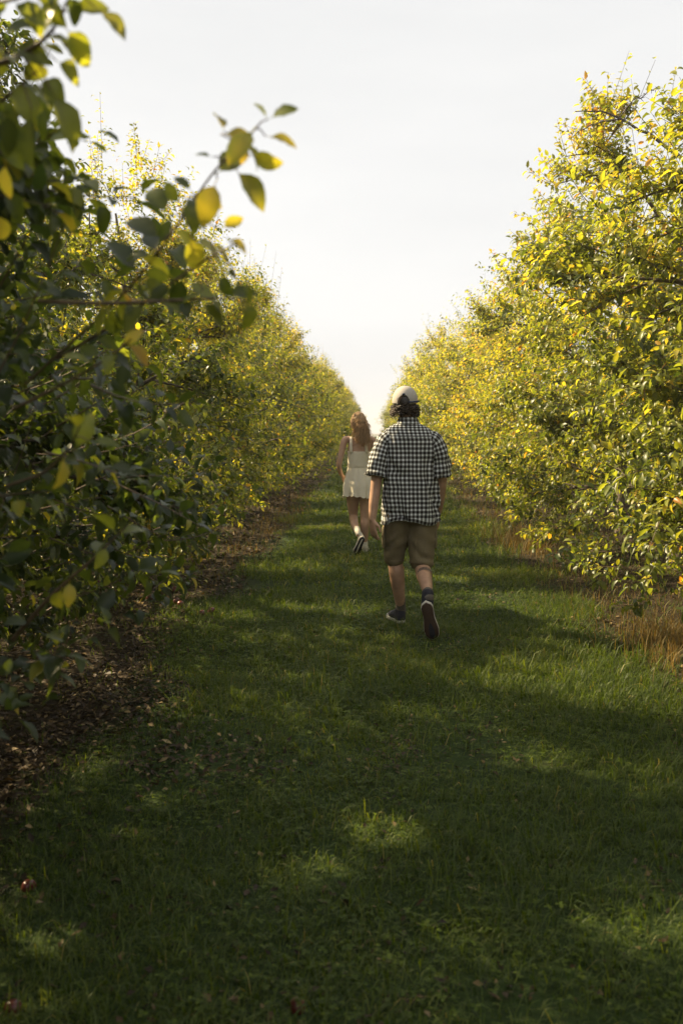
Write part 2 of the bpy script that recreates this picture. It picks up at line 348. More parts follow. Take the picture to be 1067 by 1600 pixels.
for n, cx, cy_, sx_, sy_, h in ((2000, 2.05, 6.5, .18, .4, .20), (900, 1.85, 12.4, .2, .7, .24), (500, 2.0, 8.6, .3, .8, .11), (700, -1.5, 15, .2, 3, .14), (400, 1.9, 18, .2, 4, .18)):
    x = rng.normal(cx, sx_, n); y = rng.normal(cy_, sy_, n); a = rng.random(n)*6.28; hh = h*rng.uniform(.3, 1.2, n); ln = rng.uniform(.1, .7, n)
    d = np.stack([np.cos(a), np.sin(a), 0*a], -1); s = np.stack([-np.sin(a+.7), np.cos(a+.7), 0*a], -1); P0 = np.stack([x, y, gz(x, y)-.005], -1); up = np.array([0, 0, 1.])
    w_ = .0022*np.sqrt(np.maximum(y, 3)/6.)*rng.uniform(.7, 1.3, n)
    P1 = P0+hh[:, None]*(.55*up+.2*ln[:, None]*d); P2 = P0+hh[:, None]*(.95*up+.8*ln[:, None]*d)
    V = np.stack([P0-s*w_[:, None], P0+s*w_[:, None], P1+s*w_[:, None]*.8, P1-s*w_[:, None]*.8, P2], 1); of = (np.arange(n)*5)[:, None]
    A.add(V, np.array([[3, 2, 4]])+of, np.array([[0, 1, 2, 3]])+of, tint=np.repeat(rng.random(n), 5), rnd=np.repeat(rng.random(n), 5))
obj('dry_grass', A.build('dry_grass', M['dry']), kind='stuff', label='dry straw coloured grass along the edges of the path', category='dry grass')

# ------------------------------------------------------------------ apple trees
def bez(p0, p1, p2, k):
    t_ = np.linspace(0, 1, k)[:, None]; return (1-t_)**2*p0 + 2*t_*(1-t_)*p1 + t_**2*p2

def tree_geometry(prof, shoots, hi, leaf_len, spiky=26, nlimb=13, lpl=15, keep=None, seed=0, dense=False):
    """prof: list of (z, radius). returns trunk mesh arrays, list of limb arrays, leaf dict, twig arrays"""
    r_ = np.random.default_rng(seed); pz = np.array([p[0] for p in prof]); pr = np.array([p[1] for p in prof]); ztop = pz[-1]
    ph = r_.random(6)*6.28
    def env(z, a):
        return np.interp(z, pz, pr)*(1+.12*np.sin(2*a+ph[0]+z)+.12*np.sin(3*a+ph[1]-2.1*z)+.10*np.sin(5*a+ph[2]+2.9*z))
    lean = r_.normal(0, .12, 2)
    tz = np.linspace(0, ztop*.86, 9); trunk = np.stack([lean[0]*np.sin(tz)+.03*np.sin(tz*3+ph[3]), lean[1]*np.sin(tz*.8)+.03*np.sin(tz*2.6+ph[4]), tz-.05], -1)
    tr = np.interp(tz, [0, .15, 1, ztop*.86], [.13, .095, .075, .012])
    limbs = []; sec = []
    for i in range(nlimb):
        f = (i+.5)/nlimb; z0 = .45+f*(ztop*.62); a = i*2.4+r_.normal(0, .3); p0 = np.array([np.interp(z0, tz, trunk[:, 0]), np.interp(z0, tz, trunk[:, 1]), z0])
        rise = r_.uniform(-.25, .6)+.5*f; z1 = np.clip(z0+rise, .55, ztop-.25); R1 = env(z1, a)*r_.uniform(.8, .95)
        p2 = np.array([math.cos(a)*R1, math.sin(a)*R1, z1]); p1 = (p0+p2)/2+np.array([r_.normal(0, .08), r_.normal(0, .08), .18+r_.normal(0, .08)])
        pts = bez(p0, p1, p2, 8); rr = np.linspace(.042*(1-.45*f), .007, 8); lim = [(pts, rr)]
        ns = 9
        for j in range(ns):
            s_ = .22+.78*(j+.5)/ns; q0 = pts[0]+0; idx = s_*7; i0 = int(idx); fr = idx-i0; q0 = pts[i0]*(1-fr)+pts[min(i0+1, 7)]*fr
            b_ = a+(1 if j % 2 else -1)*r_.uniform(.4, 1.2)*(1.1-s_*.5); lz = r_.uniform(-.5, .75)
            ln = r_.uniform(.45, .95)*(1.15-.4*s_)*min(1, pr.max()/1.5)
            q2 = q0+np.array([math.cos(b_)*ln, math.sin(b_)*ln, lz*ln]); q2[2] = max(q2[2], pz[0]+.02)
            aa = math.atan2(q2[1], q2[0]); rmax = env(min(q2[2], ztop-.05), aa); rr2 = math.hypot(q2[0], q2[1])
            if rr2 > rmax: q2[:2] *= rmax/rr2
            q1 = (q0+q2)/2+np.array([0, 0, .06*ln]); sp = bez(q0, q1, q2, 5); lim.append((sp, np.linspace(.011, .004, 5))); sec.append(sp)
        limbs.append(lim)
    sec = np.array(sec)                                                      # (ns,5,3)
    # shoots
    n1 = int(shoots*(.5 if dense else .62)); si = r_.integers(0, len(sec), n1); s_ = r_.uniform(.15, 1, n1)*3.999; i0 = s_.astype(int); fr = (s_-i0)[:, None]
    B1 = sec[si, i0]*(1-fr)+sec[si, i0+1]*fr
    n2 = shoots-n1; zz = r_.uniform(0, 1, n2)**(1.35 if prof[0][1] < 1.34 else 1.1); zz = pz[0]+(ztop-.1-pz[0])*zz; aa = r_.random(n2)*6.28; rr = env(zz, aa)*r_.uniform(.08 if dense else .55, 1, n2)**.6
    B2 = np.stack([np.cos(aa)*rr, np.sin(aa)*rr, zz], -1)
    hol = np.sin(B2[:, 0]*3.1+ph[5])*np.sin(B2[:, 1]*2.7+ph[1])*np.sin(B2[:, 2]*3.4+ph[2]); B2 = B2[hol < (.6 if dense else .32)]
    B = np.concatenate([B1, B2]); n = len(B)
    out = B.copy(); out[:, 2] = (B[:, 2]-ztop*.45)*.5; out = nrm(out); D0 = nrm(out+r_.normal(0, .45, (n, 3))+np.array([0, 0, .25]))
    Ls = r_.uniform(.14, .38, n)
    # upright water shoots
    ks = r_.choice(n, spiky, replace=False, p=(np.clip(B[:, 2]-ztop*.45, .01, None)**2)/np.sum(np.clip(B[:, 2]-ztop*.45, .01, None)**2))
    D0[ks] = nrm(np.array([0, 0, 1.])+r_.normal(0, .28, (spiky, 3))); Ls[ks] = r_.uniform(.4, .85, spiky)
    bend = r_.uniform(-.1, .35, n)
    sp = np.linspace(0, 1, 5)[None, :, None]
    TP = B[:, None]+D0[:, None]*Ls[:, None, None]*sp+np.array([0, 0, 1.])*(bend*Ls)[:, None, None]*sp**2
    # leaves along the shoots
    m_ = lpl; sl = (np.arange(m_)+.6)/m_; sl = sl[None]*np.ones((n, 1))+r_.normal(0, .02, (n, m_)); sl = np.clip(sl, .02, 1)
    LP = B[:, None]+D0[:, None]*(Ls[:, None]*sl)[..., None]+np.array([0, 0, 1.])*((bend*Ls)[:, None]*sl**2)[..., None]
    tan = nrm(D0+np.array([0, 0, .3])); ref = np.where(np.abs(tan[:, 2:3]) < .85, np.array([[0, 0, 1.]]), np.array([[1., 0, 0]])); Aa = nrm(np.cross(tan, ref)); Bb = np.cross(tan, Aa)
    phi = np.arange(m_)[None]*2.4+r_.random((n, 1))*6.28+r_.normal(0, .3, (n, m_))
    rad = np.cos(phi)[..., None]*Aa[:, None]+np.sin(phi)[..., None]*Bb[:, None]
    LD = nrm(rad*1.0+tan[:, None]*(.35+.5*sl[..., None])+np.array([0, 0, -.22])+r_.normal(0, .2, (n, m_, 3)))
    LP = LP+LD*.012
    LN = np.array([0, 0, 1.])+r_.normal(0, .45, (n, m_, 3))+.3*tan[:, None]
    LP = LP.reshape(-1, 3); LD = LD.reshape(-1, 3); LN = LN.reshape(-1, 3); N_ = len(LP)
    ln = leaf_len*r_.uniform(.6, 1.25, N_)*np.where(np.repeat(np.isin(np.arange(n), ks), m_), .75, 1)
    tree_t = np.repeat(np.clip(r_.normal(0, .1, n), -.2, .25), m_)
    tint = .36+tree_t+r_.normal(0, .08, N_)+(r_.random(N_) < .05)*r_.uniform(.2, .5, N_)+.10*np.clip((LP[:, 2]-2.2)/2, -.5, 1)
    lv = dict(P=LP, D=LD, N=LN, L=ln, W=ln*r_.uniform(.42, .58, N_)*(.92 if leaf_len in (.072, .085) else 1), fold=r_.uniform(.15, .75, N_), curl=r_.uniform(.2, 1.7, N_), tint=np.clip(tint, 0, 1), rnd=r_.random(N_))
    tw = (TP, np.linspace(.0035, .0012, 5)[None]*np.ones((n, 1)))
    return trunk, tr, limbs, lv, tw

def crown_mesh(lv, tw, hi, name='crown', base=None):
    A = Acc(); himask = np.full(len(lv['P']), bool(hi)) if base is None or not hi else (np.abs(project(lv['P']+base)[0]-533) < 600) & (project(lv['P']+base)[2] > 0) & (np.abs(project(lv['P']+base)[1]-800) < 870)
    for hq in (True, False):
        s_ = {k_: a_[himask == hq] for k_, a_ in lv.items()}
        if len(s_['P']) == 0: continue
        V, T, Q, m_ = leaf_batch(s_['P'], s_['D'], s_['N'], s_['L'], s_['W'], s_['fold'], s_['curl'], hq)
        A.add(V, T, Q, tint=np.repeat(s_['tint'], m_), rnd=np.repeat(s_['rnd'], m_))
    nq = 0
    if tw is not None:
        V2, Q2 = tube_batch(tw[0], tw[1], 3); A.add(V2, None, Q2, tint=0., rnd=.5); nq = len(Q2)
    me = A.build(name, M['leaf'], smooth=False); me.materials.append(M['twig'])
    if nq:
        mi = np.zeros(len(me.polygons), np.int32); mi[-nq:] = 1; me.polygons.foreach_set('material_index', mi)
    return me
def limb_mesh(lims, name):
    A = Acc()
    for pts, rr in lims:
        V, Q = tube_batch(pts[None], np.asarray(rr)[None], 6 if rr[0] > .02 else 4); A.add(V, None, Q)
    return A.build(name, M['bark'], True)

PROF_L = [(.3, 1.0), (.6, 1.5), (1.3, 1.75), (2.1, 1.55), (3.0, 1.1), (3.7, .75), (4.3, .3)]
PROF_L1 = [(.3, 1.0), (.6, 1.5), (1.3, 1.75), (1.9, 1.5), (2.5, 1.1), (3.2, .95), (4.2, .85), (4.8, .3)]
PROF_L2 = [(.3, 1.0), (.6, 1.5), (1.3, 1.75), (2.1, 1.5), (2.7, .95), (3.1, .6), (3.4, .3)]
PROF_R = [(.26, 1.4), (.6, 1.85), (1.5, 1.95), (2.5, 1.8), (3.2, 1.6), (3.8, 1.25), (4.25, .7)]
PROF_RB = [(.26, 1.4), (.6, 1.85), (1.5, 1.9), (2.6, 1.75), (3.5, 1.55), (4.15, 1.2), (4.55, .6)]
PROF_T0 = [(.15, 1.33), (.5, 2.0), (1.3, 2.0), (1.9, 1.75), (2.3, 1.25), (2.7, .85), (3.1, .6), (3.5, .3)]

LEAFMESH = []
def single_leaf_meshes():
    for k in range(5):
        ts = np.linspace(0, 1, 7); wd = .5*np.sin(np.pi*ts**.85)**.8; wd[0] = wd[-1] = 0; c_ = [.4, 1.0, 1.5, .7, .2][k]; f_ = [.5, .3, .6, .15, .4][k]
        X = np.sin(c_*ts)/c_; Z = -(1-np.cos(c_*ts))/c_; tw_ = [.3, -.4, .5, -.2, .6][k]*ts
        V = []
        for s in (-1, 0, 1):
            hw = wd*.54*s*(1+.06*np.sin(ts*40+s)); up = np.abs(hw)*f_+.02*np.sin(ts*17+k+s)*abs(s)
            V.append(np.stack([X, hw*np.cos(tw_)-up*np.sin(tw_), Z+up*np.cos(tw_)+hw*np.sin(tw_)], -1))
        V = np.concatenate(V); n = 7; Q = []; T = []
        for s in range(2):
            for i in range(n-1): Q.append([s*n+i, s*n+i+1, (s+1)*n+i+1, (s+1)*n+i])
        V = V*[1, 1.0, 1]+[.18, 0, 0]
        Pt = np.array([[[0, 0, .04], [.1, 0, .02], [.19, 0, 0]]]); V2, Q2 = tube_batch(Pt, np.full((1, 3), .012), 3, len(V))
        me = mesh('leaf', np.concatenate([V, V2]), None, np.concatenate([np.array(Q), Q2]), M['leaf'], {'tint': np.concatenate([np.array([.0, .02, -.03, .03, .0, .08, .2+.1*(k % 2)])+.04*np.sin(k+np.arange(7)*2.1), np.full(7, .09), np.array([.0, -.03, .03, .0, .05, .03, .2]), np.full(len(V2), .1)]), 'rnd': np.full(len(V)+len(V2), .15+.17*k)}, True)
        LEAFMESH.append(me)
single_leaf_meshes()
def put_leaf(parent, P, D, N, Ln, tint, wy=1.):
    "one leaf as an object of its own; P in the tree's local space"
    D = Vector(D).normalized(); Sd = Vector(N).cross(D).normalized(); N = D.cross(Sd)
    o_ = bpy.data.objects.new('leaf', random.choice(LEAFMESH)); COL.objects.link(o_); o_.parent = parent
    s = Ln/1.0; mt = Matrix((D, Sd, N)).transposed().to_4x4(); o_.matrix_local = Matrix.Translation(Vector(P)) @ mt @ Matrix.Diagonal((s, s*wy, s, 1))
    o_.color = (1+tint, 1, 1, 1); return o_

def project(P):
    F = np.array([-math.sin(YAW)*math.cos(PITCH), math.cos(YAW)*math.cos(PITCH), -math.sin(PITCH)])
    Rt = np.array([math.cos(YAW), math.sin(YAW), 0]); U = np.cross(Rt, F); q = P-CAM; d = q@F
    return 533.5+FPX*(q@Rt)/d, 800-FPX*(q@U)/d, d

def ground_at(px, py):
    d = at(px, py, 1.0)-CAM; return CAM-d*CAM[2]/d[2]
SUNV = np.array(S)
GAPS = [(ground_at(*p), q) for p, q in (((620, 1310), .13), ((575, 1290), .08), ((460, 952), .14), ((385, 1095), .07), ((860, 950), .30), ((930, 965), .38), ((1000, 1000), .42), ((1050, 1050), .35), ((900, 1010), .3), ((700, 905), .2))]
def open_gaps(P):     # leaves cut out along sun rays so that sun patches fall on the lawn
    ok = np.ones(len(P), bool)
    for g_, q in GAPS:
        v = P-g_; t_ = v@SUNV; d = np.linalg.norm(v-t_[:, None]*SUNV, axis=1); ok &= d > q
    return ok
def near_tree(loc, prof, seed, label, group, hi=True, shoots=2300, leaf_len=.072, singles=0, tint=0., clear=None, rot=0., **kw):
    root = bpy.data.objects.new('apple_tree', None); COL.objects.link(root); root.location = (loc[0], loc[1], float(gz(loc[0], loc[1])))
    root['label'] = label; root['category'] = 'apple tree'; root['group'] = group
    trunk, tr, limbs, lv, tw = tree_geometry(prof, shoots, True, leaf_len, seed=seed, **kw)
    tw = tw if hi else (tw[0][::2], tw[1][::2]); V, Q = tube_batch(trunk[None], tr[None], 10); obj('trunk', mesh('trunk', V, None, Q, M['bark'], smooth=True), root)
    base = np.array(root.location)
    for lm in limbs: obj('limb', limb_mesh([l for j_, l in enumerate(lm) if j_ == 0 or clear is None or bool(clear((l[0][-1:]+base)).all())], 'limb'), root)
    if clear is None and loc[0] < 0: clear = lambda P: P[:, 0] < 9
    if clear is not None:
        c0 = clear; clear = lambda P: c0(P) & open_gaps(P)
        ok = clear(lv['P']+base)
        for k_ in lv: lv[k_] = lv[k_][ok]
        ok2 = clear(tw[0][:, 2]+base) & clear(tw[0][:, 4]+base); tw = (tw[0][ok2], tw[1][ok2])
    if singles:
        px, py, d = project(lv['P']+base); vis = (px > -20) & (px < 1087) & (py > -20) & (py < 1620) & (d > .5)
        sc_ = np.where(vis, lv['L']/np.maximum(d, .1), 0)
        # those in front of the crown (nearest for their direction) show largest
        idx = np.argsort(-sc_)[:singles]; msk = np.ones(len(sc_), bool)
        for i in idx:
            if sc_[i] <= 0: continue
            msk[i] = False; put_leaf(root, lv['P'][i], lv['D'][i], lv['N'][i]+[0, 0, .3], lv['L'][i]*1.0, lv['tint'][i]+tint, .7 if loc[0] > 0 else .9)
        for k_ in lv: lv[k_] = lv[k_][msk]
    c = obj('crown', crown_mesh(lv, tw, hi, base=base), root, kind='stuff'); c.color = (1+tint, 1, 1, 1)
    return root

def clearL(P):        # pruned back from the path and the photographer
    d = np.linalg.norm(P-CAM, axis=1); px, py, dd = project(P)
    return (d > 1.25) & ~((dd > 0) & (dd < 3.4) & (px > 60+90*dd) & (py > 120) & (py < 420)) & ~((dd > 0) & (dd < 3.2) & (py < 200) & (px > -30))
def clearp(P): return P[:, 0] < -.62
gl, gr = 'apple trees in the left row', 'apple trees in the right row'
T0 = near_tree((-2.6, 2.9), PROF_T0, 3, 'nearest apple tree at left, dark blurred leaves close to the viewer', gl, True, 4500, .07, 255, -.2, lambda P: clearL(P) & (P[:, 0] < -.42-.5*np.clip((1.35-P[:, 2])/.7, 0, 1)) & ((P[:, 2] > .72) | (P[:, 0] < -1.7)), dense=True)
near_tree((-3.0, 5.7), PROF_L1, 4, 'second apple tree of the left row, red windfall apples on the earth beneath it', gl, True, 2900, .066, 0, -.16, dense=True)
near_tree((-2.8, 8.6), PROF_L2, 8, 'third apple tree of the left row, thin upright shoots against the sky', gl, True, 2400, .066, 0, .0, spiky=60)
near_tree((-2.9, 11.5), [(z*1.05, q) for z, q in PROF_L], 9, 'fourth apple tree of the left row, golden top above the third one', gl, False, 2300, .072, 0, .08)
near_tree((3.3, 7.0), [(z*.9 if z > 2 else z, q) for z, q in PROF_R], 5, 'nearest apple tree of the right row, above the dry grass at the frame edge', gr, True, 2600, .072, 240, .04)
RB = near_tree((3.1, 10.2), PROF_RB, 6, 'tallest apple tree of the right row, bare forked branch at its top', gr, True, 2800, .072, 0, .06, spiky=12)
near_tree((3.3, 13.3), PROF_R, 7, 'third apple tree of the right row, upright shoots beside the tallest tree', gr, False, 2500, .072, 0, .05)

# farther trees: four kinds per row, copied
def far_proto(prof, seed, shoots, leaf_len, lpl):
    trunk, tr, limbs, lv, tw = tree_geometry(prof, shoots, False, leaf_len, seed=seed, lpl=lpl, spiky=40)
    V, Q = tube_batch(trunk[None], tr[None], 8); k = slice(None, None, 2)
    return mesh('trunk', V, None, Q, M['bark'], smooth=True), limb_mesh([l for lm in limbs for l in lm], 'branches'), crown_mesh(lv, (tw[0][k], tw[1][k]), False)
PL = [far_proto(PROF_L, 20+i, 1700, .085, 11) for i in range(2)]
PR = [far_proto(PROF_R, 30+i, 1700, .085, 11) for i in range(2)]
ORD = ['first', 'second', 'third', 'fourth', 'fifth', 'sixth', 'seventh', 'eighth', 'ninth', 'tenth']
def far_tree(protos, x, y, tint, label, group, s):
    root = bpy.data.objects.new('apple_tree', None); COL.objects.link(root); root.location = (x, y, float(gz(x, y)))
    root.rotation_euler = (0, 0, rng.random()*6.28); root.scale = (s, s, s*rng.uniform(.93, 1.05))
    root['label'] = label; root['category'] = 'apple tree'; root['group'] = group
    tr, br, cw = protos[rng.integers(0, len(protos))]
    obj('trunk', tr, root); obj('branches', br, root, kind='stuff'); c = obj('crown', cw, root, kind='stuff'); c.color = (1+tint, 1, 1, 1)
for k in range(30):
    y = 11.5+k*2.95
    lab = f'{ORD[k+3]} apple tree of the left row counted from the viewer' if k < 6 else 'yellow lit apple tree far down the left row, merging with its neighbours'
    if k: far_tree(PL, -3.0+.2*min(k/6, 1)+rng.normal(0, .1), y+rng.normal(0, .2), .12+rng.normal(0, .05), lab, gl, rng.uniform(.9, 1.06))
    y = 16.4+k*3.0
    lab = f'{ORD[k+3]} apple tree of the right row counted from the viewer' if k < 6 else 'yellow lit apple tree far down the right row, merging with its neighbours'
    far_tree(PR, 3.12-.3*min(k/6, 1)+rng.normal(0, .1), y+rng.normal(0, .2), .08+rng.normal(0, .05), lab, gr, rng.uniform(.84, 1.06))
for (x, y, pr, gg, ll) in ((-2.65, 0., PL, gl, 'left'), (-2.9, -3., PL, gl, 'left'), (-2.9, -6., PL, gl, 'left'), (-2.9, -9., PL, gl, 'left'), (3.3, -5., PR, gr, 'right'), (3.3, -8., PR, gr, 'right'), (3.5, 4., PR, gr, 'right'), (3.3, 1., PR, gr, 'right'), (3.3, -2., PR, gr, 'right')):  # rows carried on out of view, added to deepen the shade on the near lawn
    far_tree(pr, x, y, 0, f'apple tree of the {ll} row beside or behind the viewer, outside the view, added for shade', gg, 1.05 if x < 0 else .88)
for k in range(11):      # the rows behind, glimpsed through the gaps
    far_tree(PL, -8.2+rng.normal(0, .2), 4+k*3.0, 0, 'apple tree of the next row behind the left row, glimpsed through its gaps', 'apple trees in the row behind on the left', 1.05)
    far_tree(PR, 8.6+rng.normal(0, .2), 11+k*3.0, 0, 'apple tree of the next row behind the right row, glimpsed through its gaps', 'apple trees in the row behind on the right', 1.0)

# the hanging branches of the nearest left tree
base0 = np.array(T0.location)
def fg_branch(pts, r0, leaves, nrand=0, lr=.06):
    P = np.array([at(*p) for p in pts]); k = 20; tt = np.linspace(0, len(P)-1, k); Pi = np.stack([np.interp(tt, range(len(P)), P[:, i]) for i in range(3)], -1)
    for _ in range(3): Pi[1:-1] = (Pi[:-2]+Pi[1:-1]*2+Pi[2:])/4
    V, Q = tube_batch((Pi-base0)[None], np.linspace(r0, .0012, k)[None], 6); obj('twig', mesh('twig', V, None, Q, M['twig'], smooth=True), T0)
    F = np.array([-math.sin(YAW), math.cos(YAW), 0])
    for (bx, by, ex, ey, tint) in leaves:                    # leaf from base pixel to tip pixel, on the branch's own depth
        i = int(np.argmin([(project(q)[0]-bx)**2+(project(q)[1]-by)**2 for q in Pi])); d = float(project(Pi[i])[2])
        a = at(bx, by, d); e = at(ex, ey, d+rng.uniform(-.02, .02)); ln = np.linalg.norm(e-a)*1.08
        N = np.array([rng.normal(0, .3), -.75, .6+rng.normal(0, .3)]); put_leaf(T0, a-base0, e-a, N, ln, tint)
        if np.linalg.norm(a-Pi[i]) > .012:
            V, Q = tube_batch(np.stack([Pi[i]-base0, (Pi[i]+a)/2-base0+[0, 0, .004], a-base0])[None], np.array([[.0016, .0012, .001]]), 4); obj('twig', mesh('twig', V, None, Q, M['twig']), T0)
    for _ in range(nrand):
        i = rng.integers(2, k); D = rng.normal(0, 1, 3)+[0, 0, -.3]; put_leaf(T0, Pi[i]-base0, D, np.array([0, -.4, 1])+rng.normal(0, .4, 3), lr*rng.uniform(.7, 1.2), np.clip(rng.normal(.38, .18), 0, .85))
fg_branch([(40, 600, 2.3), (130, 520, 2.1), (215, 440, 1.9), (280, 350, 1.75), (335, 262, 1.65), (372, 232, 1.6), (400, 200, 1.58)], .0032,
          [(335, 275, 378, 235, .45), (340, 280, 316, 333, .66), (365, 262, 408, 312, .5), (390, 243, 431, 254, .55), (415, 213, 456, 222, .6), (418, 187, 455, 170, .3), (418, 187, 404, 165, .3),
           (345, 210, 386, 212, .68), (350, 205, 340, 178, .6), (333, 245, 310, 241, .3), (345, 358, 373, 342, .6), (300, 300, 280, 275, .2), (290, 310, 305, 350, .22), (282, 322, 262, 290, .35), (225, 430, 250, 455, .4), (160, 490, 180, 520, .3), (180, 470, 160, 440, .25), (310, 300, 342, 318, .6), (270, 355, 300, 380, .45),
           (255, 375, 205, 345, .12), (250, 385, 262, 350, .15), (240, 400, 200, 395, .2), (218, 430, 176, 380, .15), (262, 340, 238, 288, .3)], 14)
fg_branch([(90, 560, 2.4), (190, 500, 2.1), (270, 440, 1.85), (330, 400, 1.75), (372, 380, 1.7)], .004,
          [(295, 365, 312, 415, .55), (300, 370, 345, 392, .5), (330, 378, 360, 402, .6), (355, 372, 388, 388, .65), (340, 430, 360, 455, .2), (350, 425, 372, 428, .2), (290, 440, 330, 458, .4),
           (375, 445, 398, 465, .3), (318, 455, 290, 470, .3), (270, 440, 240, 470, .2)], 5)
fg_branch([(60, 470, 1.9), (160, 475, 1.85), (260, 470, 1.8), (350, 465, 1.8), (392, 470, 1.78)], .005, [(350, 465, 392, 455, .25), (310, 470, 345, 500, .3), (230, 470, 200, 510, .3)], 8)
fg_branch([(20, 640, 2.0), (100, 600, 1.9), (170, 560, 1.85), (205, 530, 1.8)], .004, [(198, 535, 228, 562, .82), (190, 540, 215, 520, .7), (160, 560, 130, 540, .2)], 4)
fg_branch([(10, 760, 2.0), (70, 740, 1.9), (110, 700, 1.8), (125, 665, 1.7)], .004, [(118, 705, 138, 658, .42), (140, 690, 178, 688, .3)], 2)
fg_branch([(20, 1000, 2.4), (80, 930, 2.3), (150, 870, 2.25), (200, 820, 2.2)], .006, [], 9)
# cluster close above at the upper left
fg_branch([(-120, 140, 1.8), (-40, 110, 1.65), (30, 90, 1.6), (85, 50, 1.55), (120, -30, 1.5)], .008,
          [(150, 12, 190, 45, .5), (100, 40, 142, 92, .45), (60, 60, 122, 58, .35), (88, 95, 122, 112, .45), (80, 140, 120, 208, .40), (50, 170, 45, 245, .28), (20, 120, 52, 180, .4), (0, 60, 50, 34, .2), (40, 50, 80, 8, .22), (0, 120, -20, 190, .3), (60, 120, 100, 150, .3), (20, 70, 66, 88, .3), (110, 20, 160, 8, .35), (75, 160, 60, 205, .2), (10, 170, 20, 230, .15), (90, 60, 118, 82, .5)], 12, .05)
fg_branch([(-120, 300, 1.8), (-60, 210, 1.7), (0, 160, 1.65), (60, 110, 1.6)], .007, [(0, 200, 30, 250, .3), (10, 250, 5, 300, .7), (-5, 330, 12, 375, .68), (0, 300, 40, 330, .2), (20, 130, 70, 140, .2), (30, 150, 75, 180, .25), (-10, 190, 32, 215, .15)], 20, .055)
fg_branch([(-100, 20, 1.7), (-30, 10, 1.6), (40, -5, 1.55), (100, -40, 1.5)], .005, [(20, 0, 60, 28, .3), (60, 0, 95, 30, .35), (100, -10, 130, 30, .2)], 16, .052)
# bare forked branch on the tall right tree
bR = np.array(RB.location)
def bare(pts, r0, r1):
    P = np.array([at(*p) for p in pts]); k = 14; tt = np.linspace(0, len(P)-1, k); Pi = np.stack([np.interp(tt, range(len(P)), P[:, i]) for i in range(3)], -1)+rng.normal(0, .008, (k, 3))
    V, Q = tube_batch((Pi-bR)[None], np.linspace(r0, r1, k)[None], 6); obj('bare_branch', mesh('bare_branch', V, None, Q, M['bark'], smooth=True), RB)
    for i in range(1, k-1):
        for _ in range(2):
            e = Pi[i]+rng.normal(0, .035, 3); V, Q = tube_batch(np.stack([Pi[i]-bR, (Pi[i]+e)/2-bR, e-bR])[None], np.array([[.004, .003, .0015]]), 3); obj('spur', mesh('spur', V, None, Q, M['bark']), RB)
    return Pi
D0 = 8.8
bare([(1130, 290, D0), (1067, 248, D0), (1010, 210, D0), (968, 185, D0), (935, 172, D0), (898, 173, D0)], .020, .004)
bare([(965, 184, D0), (985, 160, D0), (1010, 145, D0), (1030, 132, D0)], .008, .003)
bare([(968, 188, D0), (940, 190, D0), (915, 198, D0), (893, 215, D0)], .007, .003)
for (px, py) in ((905, 180), (918, 163), (928, 165), (945, 168), (955, 170), (898, 185), (925, 190), (910, 200), (975, 175), (990, 170), (1000, 182), (1015, 190)):
    a = at(px, py, D0); D = np.array([rng.normal(0, .6), rng.normal(0, .4), -.6]); put_leaf(RB, a-bR, D, np.array([0, -1, .3])+rng.normal(0, .4, 3), .06, rng.uniform(.6, .95))

# ------------------------------------------------------------------ windfall apples
def apple_mesh(mat):
    n, k = 12, 9; V = []
    for i in range(k):
        p = math.pi*i/(k-1); r = math.sin(p)*(1+.08*math.cos(p)); z = .9*math.cos(p)*(1-.28*math.exp(-(math.sin(p)/.35)**2))
        for j in range(n): a = 2*math.pi*j/n; V.append((r*math.cos(a), r*math.sin(a), z))
    I = np.arange(n*k).reshape(k, n); Q = np.stack([I[:-1], I[1:], np.roll(I[1:], -1, 1), np.roll(I[:-1], -1, 1)], -1).reshape(-1, 4)
    return mesh('apple', np.array(V)*.032, None, Q, mat, smooth=True)
am, ay = apple_mesh(M['apple']), apple_mesh(M['apple_y'])
Vs, Qs = tube_batch(np.array([[[0, 0, .018], [.002, 0, .03], [.006, 0, .04]]]), np.full((1, 3), .0015), 4); stalk = mesh('stalk', Vs, None, Qs, M['twig'])
aps = [(286, 884), (272, 904), (268, 912), (273, 927), (192, 912), (205, 921), (154, 921), (276, 947), (283, 952), (316, 970), (331, 965), (234, 944), (140, 905), (303, 880)]
for i, (px, py) in enumerate(aps):
    q = ground_at(px, py); o_ = obj('apple', am, None, (q[0], q[1], float(gz(q[0], q[1]))+.026), label='small red windfall apple lying in the dark leaf litter under the left row', category='apple', group='windfall apples under the left row')
    o_.rotation_euler = tuple(rng.random(3)*6); obj('stalk', stalk, o_)
for (px, py, mm, lab) in ((45, 1382, am, 'red windfall apple in the dark grass near the left edge'), (22, 1578, am, 'dull red apple in the grass at the bottom left corner of the view'),
                          (465, 1575, am, 'dull red apple in the dark grass at the bottom middle of the view'), (82, 1047, ay, 'pale yellow apple lying below the lowest leaves of the nearest tree'), (321, 912, ay, 'greenish windfall apple beside the red ones at the lawn edge')):
    q = ground_at(px, py); o_ = obj('apple', mm, None, (q[0], q[1], float(gz(q[0], q[1]))+.006), label=lab, category='apple'); o_.scale = (.82,)*3; o_.rotation_euler = tuple(rng.random(3)*6); obj('stalk', stalk, o_)

